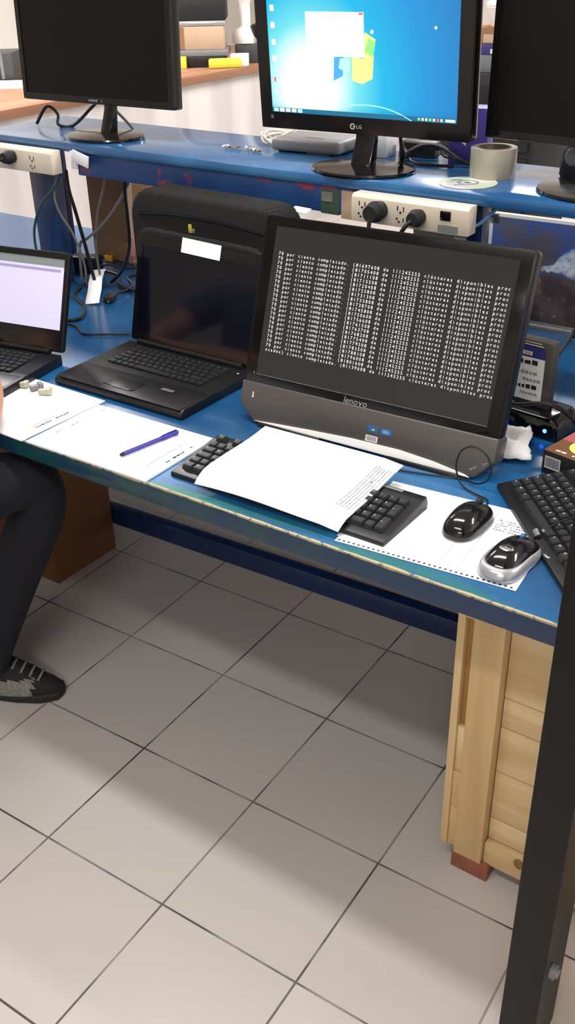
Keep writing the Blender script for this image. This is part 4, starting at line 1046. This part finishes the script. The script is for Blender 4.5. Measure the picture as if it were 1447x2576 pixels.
for k, (yy, sz) in enumerate(((.086, .009), (.066, .006), (.052, .005), (.036, .008), (.024, .005))): strokes(b, lambda x, y: .0003, -.03, yy, 0, .054, sz, 3 if k in (0, 3) else 2, 90 + k)
b.done('drive_label', ['sticker_white', 'navy_box', 'ink_grey', 'ink_black'], hd, (0, -.0135, 0), (rad(90), 0, 0), smooth=0)
b = MB(); b.tube([(-.335, .545, H + .058), (-.29, .545, H + .066), (-.255, .548, H + .075), (-.225, .555, H + .072), (-.195, .575, H + .045), (-.165, .57, H + .012), (-.12, .565, H + .006), (.0, .58, H + .005)], .0045, 8, 6)
tag(b.done('dock_cable', 'wire_black'), 'black cable curving over the drive dock and down to the bench', 'cable')
b = MB(); b.tube([(-.205, .72, H + .115), (-.17, .76, H + .10), (-.10, .79, H + .095), (-.02, .80, H + .06), (.06, .82, H + .006)], .004, 8, 6)
tag(b.done('drive_cable', 'wire_black'), 'black cable running right behind the hard drive, upper of two', 'cable')
b = MB(); b.tube([(-.20, .70, H + .085), (-.14, .745, H + .072), (-.06, .77, H + .06), (.02, .78, H + .03), (.08, .79, H + .006)], .004, 8, 6)
tag(b.done('drive_cable', 'wire_black'), 'black cable running right behind the hard drive, lower of two', 'cable')
b = MB(); b.tube([(-.40, 1.12, H + .005), (-.375, 1.08, H + .02), (-.345, .98, H + .075), (-.325, .88, H + .09), (-.31, .76, H + .08), (-.33, .68, H + .01)], .004, 8, 6)
tag(b.done('drive_cable', 'wire_black'), 'black cable coming from under the landscape picture to the hard drive', 'cable')
# tissue
b = MB(); vs = []; rr = random.Random(9); nx, ny = 14, 10
for j in range(ny + 1):
    for i in range(nx + 1):
        u, v = i / nx, j / ny
        vs.append((u * .118 + rr.uniform(-.004, .004), v * .115 + rr.uniform(-.004, .004), .006 + .022 * (v ** .6) * (1 - .5 * u) + .007 * math.sin(u * 9 + v * 4) * math.sin(v * 7) + rr.uniform(0, .004)))
b.add(vs, [[j * (nx + 1) + i, j * (nx + 1) + i + 1, (j + 1) * (nx + 1) + i + 1, (j + 1) * (nx + 1) + i] for j in range(ny) for i in range(nx)])
o = b.done('tissue', 'tissue', None, (-.335, .398, H), (0, 0, rad(22)), smooth=60); sm = o.modifiers.new('thick', 'SOLIDIFY'); sm.thickness = .003
tag(o, 'crumpled white tissue tucked beside the right edge of the all-in-one', 'tissue')
# product carton at the far right
bx = thing('product_carton', 'dark product carton with a barcode and a yellow round sticker at the right edge', 'box', (-.116, .470, H), rad(-12))
b = MB(); b.box((0, 0, .0225), (.135, .12, .045), bev=.001); bb = b.done('carton_body', 'ink_black', bx)
b = MB(); b.rect(-.062, .012, -.030, .036, 0, 0)
rr = random.Random(2); x = -.060
while x < -.033:
    wv = rr.uniform(.0006, .0016); b.rect(x, .015, x + wv, .034, .0002, 1); x += wv + rr.uniform(.0006, .0012)
b.done('barcode_label', ['sticker_white', 'ink_black'], bb, (0, -.0605, 0), (rad(90), 0, 0), smooth=0)
b = MB(); b.rect(-.067, -.059, .067, .059, 0, 0); b.rect(-.067, .0, .0, .059, .0002, 1); b.disc((-.012, -.008, .0006), .030, 28, 2); b.rect(-.02, .028, .05, .058, .0005, 3); strokes(b, lambda x, y: .0008, -.028, -.010, rad(15), .032, .007, 4, 14); strokes(b, lambda x, y: .0004, -.05, -.05, 0, .09, .006, 3, 15)
b.done('printed_top', ['card_dark', 'red', 'yellow', 'sticker_white', 'ink_dark'], bb, (0, 0, .0453), smooth=0)

# ------------------------------------------------------------------ under the bench
t = thing('cardboard_box', 'brown cardboard box on the tiles under the left part of the workbench', 'box', (-1.765, .485, 0), 0)
b = MB(); b.box((0, 0, .23), (.46, .235, .46), bev=.003); b.done('carton_body', 'card_dark', t)
b = MB(); b.box((0, 0, .4603), (.46, .05, .0012)); b.done('packing_tape', 'card', t)

# ------------------------------------------------------------------ background counter and its clutter
A = rad(2.07)
ct = thing('panelled_counter', 'long counter with a white panel and brown wooden top behind the shelf', 'counter', (-3.155, 1.75, 0), A)
b = MB(); b.box((-.42, 1.9, .475), (.80, 5.0, .95)); b.done('white_panel', 'panel', ct, smooth=0)
b = MB(); b.box((-.42, 1.9, .970), (.86, 5.1, .040), bev=.003); b.done('counter_top', 'counter_wood', ct)
CT = .990
FY = rad(34.8)
def bg(name, label, cat, loc, size, mats, bev=.004, rz=FY, extra=None, group=None):
    b = MB(); b.box((0, 0, size[2] / 2), size, bev=bev)
    if extra: extra(b)
    return tag(b.done(name, mats, None, loc, (0, 0, rz)), label, cat, group)
def fp(u, v):
    """floor point: u metres along the row of stacked goods seen over the shelf, v metres behind it"""
    c, s = math.cos(FY), math.sin(FY); return (-3.545 + c * u - s * v, 3.305 + s * u + c * v)
def at(u, v, zz): x, y = fp(u, v); return (x, y, zz)
bg('desktop_case', 'black flat computer case at the bottom of the stack on the counter', 'computer', at(.14, .14, CT), (.31, .28, .055), 'black_satin')
bg('drive_tray', 'pale grey flat tray on the black case in the stack on the counter', 'tray', at(.15, .14, CT + .0555), (.33, .28, .030), 'grey_mid')
bg('carton', 'light brown carton with beige side in the stack on the counter', 'box', at(.155, .15, CT + .086), (.28, .24, .115), ['card_pale', 'card', 'paper_warm'],
   extra=lambda b: (b.box((-.10, -.121, .058), (.045, .002, .11), mi=1), b.box((-.128, -.121, .06), (.02, .002, .11), mi=2)))
bg('silver_laptop', 'closed silver laptop on top of the brown carton on the counter', 'laptop', at(.15, .15, CT + .2015), (.31, .24, .026), 'silver', .008)
bg('black_case', 'black case on the very top of the stack on the counter', 'case', at(.175, .15, CT + .228), (.27, .20, .13), 'black_matte', .012)
bg('yellow_highlighter', 'long yellow strip lying on the edge of the counter stack', 'strip', at(.30, -.05, CT), (.18, .03, .05), 'yellow', .01, rz=FY + rad(12))
bg('yellow_note', 'small yellow sticky block at the left of the counter stack', 'note pad', at(.045, -.03, CT), (.085, .04, .06), 'yellow', .003)
bg('small_carton', 'pale grey carton right of the stack on the counter', 'box', at(.375, .06, CT), (.10, .10, .06), 'white', .004)
t = thing('desk_phone', 'off-white curved appliance beside the stack on the counter', 'appliance', at(.425, .25, CT + .0), FY)
b = MB(); b.box((0, 0, .05), (.16, .14, .10), bev=.01); b.done('appliance_base', 'slate', t)
b = MB(); b.lathe([(0, .10), (.075, .10), (.08, .14), (.06, .17), (.03, .19), (.03, .30), (.05, .34), (0, .36)], 24, (-.02, 0, 0)); b.done('appliance_body', 'white', t, smooth=60)
b = MB(); b.lathe([(.03, .12), (.055, .14), (.05, .19), (.02, .20)], 20, (.06, -.02, 0)); b.done('appliance_spout', 'black_satin', t, smooth=60)
def pc_extra(b): b.box((-.045, -.121, .07), (.07, .003, .09), mi=1); b.box((.03, -.121, .08), (.015, .003, .12), mi=2)
bg('computer_tower', 'dark computer tower with a white panel on the counter behind the left monitor', 'computer', (-3.98, 2.50, CT), (.17, .24, .14), ['slate', 'white', 'grey_mid'], .004, extra=pc_extra)
bg('paper_pile', 'pile of white paper on the counter at the left edge of the view', 'paper', (-3.72, 2.36, CT), (.30, .22, .018), 'paper', .001)
# things seen in the gap between the two right monitors
t = thing('filing_cabinet', 'dark filing cabinet far behind the shelf between two monitors', 'cabinet', (-1.80, 3.75, 0), rad(0))
b = MB(); b.box((0, 0, .51), (.62, .5, 1.02), bev=.004); fb = b.done('cabinet_body', 'black_matte', t)
for k in range(3):
    b = MB(); b.box((0, -.256, .19 + k * .32), (.57, .014, .29), bev=.003); dr = b.done('drawer', 'black_satin', t)
    b = MB(); b.box((0, -.268, .24 + k * .32), (.12, .012, .018), bev=.003); b.done('handle', 'slate', dr)
bg('grey_box', 'slate grey box on the dark filing cabinet, lowest of its pile', 'box', (-1.78, 3.66, 1.0205), (.34, .26, .075), 'steel_grey', .003, 0)
bg('navy_carton', 'navy blue carton with white marks in the pile on the filing cabinet', 'box', (-1.78, 3.66, 1.096), (.33, .25, .044), ['navy_box', 'sticker_white'], .002, 0,
   extra=lambda b: (b.box((-.055, -.126, .022), (.016, .002, .014), mi=1), b.box((.03, -.126, .016), (.025, .002, .02), mi=1)))
bg('carton', 'orange brown carton with a pale label in the pile on the filing cabinet', 'box', (-1.78, 3.67, 1.1405), (.34, .24, .07), ['card', 'card_pale'], .002, 0, extra=lambda b: b.box((.01, -.121, .024), (.08, .002, .036), mi=1))
t = thing('plastic_tub', 'white plastic tub on top of the pile on the filing cabinet', 'tub', (-1.74, 3.66, 1.2115), 0)
b = MB(); b.lathe([(0, 0), (.08, 0), (.085, .01), (.10, .075), (.105, .08), (.105, .088), (0, .088)], 32); b.done('tub_body', 'white', t, smooth=40)
b = MB(); b.lathe([(0, .0885), (.108, .0885), (.108, .10), (.09, .108), (0, .11)], 32); b.done('tub_lid', 'white_gloss', t, smooth=40)

# ------------------------------------------------------------------ seated person at the left edge
PB = Vector((-1.45, -.34, 0))
pr_ = thing('person', 'seated person in dark jeans and black shoes, elbow resting on the workbench edge', 'person', PB, 0)
def skin(name, m, nodes, edges, root, sub=2, parent=pr_):
    """one continuous surface grown around a skeleton: nodes = {key: (x, y, z, radius)}"""
    keys = list(nodes); bm = bmesh.new(); lay = bm.verts.layers.skin.verify()
    vs = {}
    for k in keys:
        x, y, z, rr = nodes[k]; v = bm.verts.new(Vector((x, y, z)) - PB); vs[k] = v
        rx, ry = rr if isinstance(rr, tuple) else (rr, rr)
        v[lay].radius = (rx, ry); v[lay].use_root = (k == root)
    for a, b_ in edges: bm.edges.new((vs[a], vs[b_]))
    me = D.meshes.new(name); bm.to_mesh(me); bm.free()
    tmp = D.objects.new(name + '_tmp', me); COL.objects.link(tmp)
    sk = tmp.modifiers.new('skin', 'SKIN'); sk.use_smooth_shade = True; sk.branch_smoothing = .6
    ss = tmp.modifiers.new('sub', 'SUBSURF'); ss.levels = sub; ss.render_levels = sub
    bpy.context.view_layer.update()
    dg = bpy.context.evaluated_depsgraph_get()
    m2_ = D.meshes.new_from_object(tmp.evaluated_get(dg)); D.objects.remove(tmp); m2_.name = name
    m2_.materials.clear(); m2_.materials.append(M[m])
    m2_.polygons.foreach_set('use_smooth', [True] * len(m2_.polygons))
    o = D.objects.new(name, m2_); COL.objects.link(o); o.parent = parent; return o
def chain(*k): return [(k[i], k[i + 1]) for i in range(len(k) - 1)]
N_ = dict(pel=(-1.45, -.36, .56, .10), waist=(-1.445, -.34, .70, .10), chest=(-1.435, -.31, .90, .115), nb=(-1.43, -.285, 1.04, .07), neck=(-1.425, -.27, 1.085, .054), jaw=(-1.415, -.235, 1.13, .062), head=(-1.415, -.245, 1.215, .088), crown=(-1.415, -.25, 1.275, .070),
          sr=(-1.27, -.285, 1.00, .062), ar=(-1.225, -.16, .89, .047), er=(-1.156, -.060, .752, .048), fr=(-1.26, .050, .780, .038), wr=(-1.385, .125, .775, .026), pr=(-1.43, .155, .776, (.034, .016)),
          sl=(-1.60, -.29, 1.00, .062), al=(-1.67, -.20, .89, .047), el=(-1.70, -.07, .775, .040), fl=(-1.67, .02, .775, .037), wl=(-1.625, .10, .778, .026), pl=(-1.605, .145, .779, (.034, .016)))
E_ = chain('pel', 'waist', 'chest', 'nb', 'neck', 'jaw', 'head', 'crown') + chain('chest', 'sr', 'ar', 'er', 'fr', 'wr', 'pr') + chain('chest', 'sl', 'al', 'el', 'fl', 'wl', 'pl')
for side, base, dx, dy in (('r', N_['pr'], -.78, .62), ('l', N_['pl'], .25, .97)):
    px, py = dy, -dx
    for k, (off, ln_) in enumerate(((-.030, .062), (-.010, .074), (.010, .070), (.029, .054))):
        a = 'f%s%d' % (side, k)
        x0, y0 = base[0] + px * off + dx * .03, base[1] + py * off + dy * .03
        N_[a + 'a'] = (x0, y0, base[2] + .003, .0095); N_[a + 'b'] = (x0 + dx * ln_ * .5, y0 + dy * ln_ * .5, base[2] + .007, .0088); N_[a + 'c'] = (x0 + dx * ln_, y0 + dy * ln_, base[2] - .006, .0075)
        E_ += chain('p' + side, a + 'a', a + 'b', a + 'c')
    sgn = 1 if side == 'l' else -1
    a = 't' + side
    N_[a + 'a'] = (base[0] + px * .036 * sgn + dx * -.002, base[1] + py * .036 * sgn + dy * -.002, base[2] - .003, .011)
    N_[a + 'b'] = (base[0] + px * .055 * sgn + dx * .03, base[1] + py * .055 * sgn + dy * .03, base[2] - .006, .009)
    E_ += chain('w' + side, a + 'a', a + 'b')
body = skin('body', 'skin', N_, E_, 'pel')
# face
fc = Vector((-1.412, -.160, 1.200)) - PB
b = MB(); b.blob(fc + Vector((0, .004, -.008)), (.013, .020, .022), 14, 10); b.done('nose', 'skin', pr_, smooth=60)
for s in (-1, 1):
    b = MB(); b.blob(fc + Vector((s * .031, -.012, .018)), (.013, .010, .008), 14, 10, mi=0); b.blob(fc + Vector((s * .031, -.004, .018)), (.0055, .004, .0055), 12, 8, mi=1)
    b.done('eye', ['eye_white', 'ink_black'], pr_, smooth=60)
b = MB(); b.blob(fc + Vector((0, -.008, -.044)), (.023, .010, .007), 14, 8); b.done('mouth', 'lips', pr_, smooth=60)
for s in (-1, 1):
    b = MB(); b.blob(Vector((-1.415 + s * .086, -.25, 1.20)) - PB, (.010, .020, .030), 14, 10); b.done('ear', 'skin', pr_, smooth=60)
def hairf(p): return Vector((p.x, p.y - (.25 if p.z < 0 else 0), p.z))
b = MB(); b.blob(Vector((-1.415, -.268, 1.26)) - PB, (.095, .098, .085), 28, 18, fn=hairf); b.done('hair', 'hair', pr_, smooth=60)
skin('shirt', 'shirt', dict(pel=(-1.45, -.36, .60, .150), waist=(-1.445, -.345, .74, .145), chest=(-1.435, -.31, .91, .150), nb=(-1.43, -.288, 1.035, .085), sr=(-1.27, -.285, 1.00, .082), ar=(-1.238, -.20, .925, .066), cr=(-1.222, -.15, .882, .062), sl=(-1.60, -.29, 1.00, .082), al=(-1.655, -.225, .925, .066), cl=(-1.672, -.19, .885, .062)),
     chain('pel', 'waist', 'chest', 'nb') + chain('chest', 'sr', 'ar', 'cr') + chain('chest', 'sl', 'al', 'cl'), 'pel')
skin('jeans', 'jeans', dict(w=(-1.45, -.355, .66, .140), pel=(-1.45, -.36, .54, .135), hr=(-1.36, -.32, .53, .092), tr=(-1.26, -.14, .59, .088), kr=(-1.150, .055, .603, .073), kr2=(-1.150, .06, .54, .066), cr=(-1.225, .01, .36, .062), ar=(-1.30, -.055, .13, .054), br=(-1.315, -.060, .085, .056),
                            hl=(-1.54, -.32, .53, .092), tl=(-1.55, -.10, .565, .082), kl=(-1.55, .11, .590, .070), kl2=(-1.55, .115, .53, .066), cl=(-1.56, .09, .36, .064), al=(-1.57, .05, .13, .054), bl=(-1.57, .045, .085, .056)),
     chain('w', 'pel', 'hr', 'tr', 'kr', 'kr2', 'cr', 'ar', 'br') + chain('pel', 'hl', 'tl', 'kl', 'kl2', 'cl', 'al', 'bl'), 'pel')
def shoe(px, py, rz):
    mx = Matrix.Translation(Vector((px, py, 0)) - PB) @ Euler((0, 0, rz)).to_matrix().to_4x4()
    pts = [(-.035, -.07), (0, -.088), (.035, -.07), (.038, .0), (.046, .09), (.043, .15), (.026, .19), (0, .198), (-.026, .19), (-.043, .15), (-.046, .09), (-.038, 0)]
    t = MB(); t.prism(pts, 0.002, .024, 'z', bev=.005); o = t.done('sole', 'rubber', None, smooth=50); o.parent = sh_; o.matrix_local = mx; 
    def up(p):
        y = p.y; k = 1.0; zz = p.z
        zz = zz if zz > 0 else zz * .2
        hgt = 1.0 if y < -.15 else max(.42, 1.0 - .75 * (y + .15))
        return Vector((p.x * (1 + .10 * max(0, y)), math.copysign(abs(y) ** .9, y), zz * hgt))
    t = MB(); t.blob((0, .055, .022), (.043, .143, .100), 32, 20, fn=up); u = t.done('upper', 'shoe', None, smooth=60); u.parent = sh_; u.matrix_local = mx
    def patch(nm, m, off, keep):
        t = MB(); t.blob((0, .055, .022), (.043 + off, .143 + off, .100 + off), 48, 32, fn=up)
        bad = [f for f in t.bm.faces if not keep(f.calc_center_median())]
        bmesh.ops.delete(t.bm, geom=bad, context='FACES')
        q = t.done(nm, m, None, smooth=60); q.parent = sh_; q.matrix_local = mx
    patch('mesh_panel', 'shoe_mesh', .0015, lambda c: .022 < c.z < .062 and .02 < c.y < .135 and abs(c.x) > .012)
    patch('coral_panel', 'shoe_red', .002, lambda c: .024 < c.z < .052 and -.055 < c.y < .03)
    t = MB()
    for k in range(4): t.tube([(-.022, .085 + k * .020, .088 - k * .0105), (0, .088 + k * .020, .096 - k * .011), (.022, .085 + k * .020, .088 - k * .0105)], .003, 6, 4)
    q = t.done('laces', 'shoe_mesh', None, smooth=60); q.parent = sh_; q.matrix_local = mx
for (px, py, rz) in ((-1.345, -.05, rad(-62)), (-1.575, .03, rad(-8))):
    sh_ = D.objects.new('shoe', None); COL.objects.link(sh_); sh_.parent = pr_
    shoe(px, py, rz)
st = thing('stool', 'round black stool under the seated person', 'stool', (-1.45, -.36, 0))
b = MB(); b.lathe([(0, .38), (.17, .38), (.18, .39), (.18, .42), (.165, .432), (0, .436)], 36); b.done('seat', 'seat_black', st, smooth=50)
for k in range(4):
    a = rad(45 + 90 * k); b = MB(); b.cyl((.12 * math.cos(a), .12 * math.sin(a), .385), (.19 * math.cos(a), .19 * math.sin(a), 0), .013, seg=12); b.done('leg', 'steel_grey', st)

# ------------------------------------------------------------------ look
vs_ = SC.view_settings; vs_.view_transform = 'Standard'; vs_.look = 'None'; vs_.exposure = -0.06; vs_.gamma = 1.0; vs_.use_curve_mapping = False
SC.cycles.max_bounces = 8; SC.cycles.diffuse_bounces = 5; SC.cycles.glossy_bounces = 4
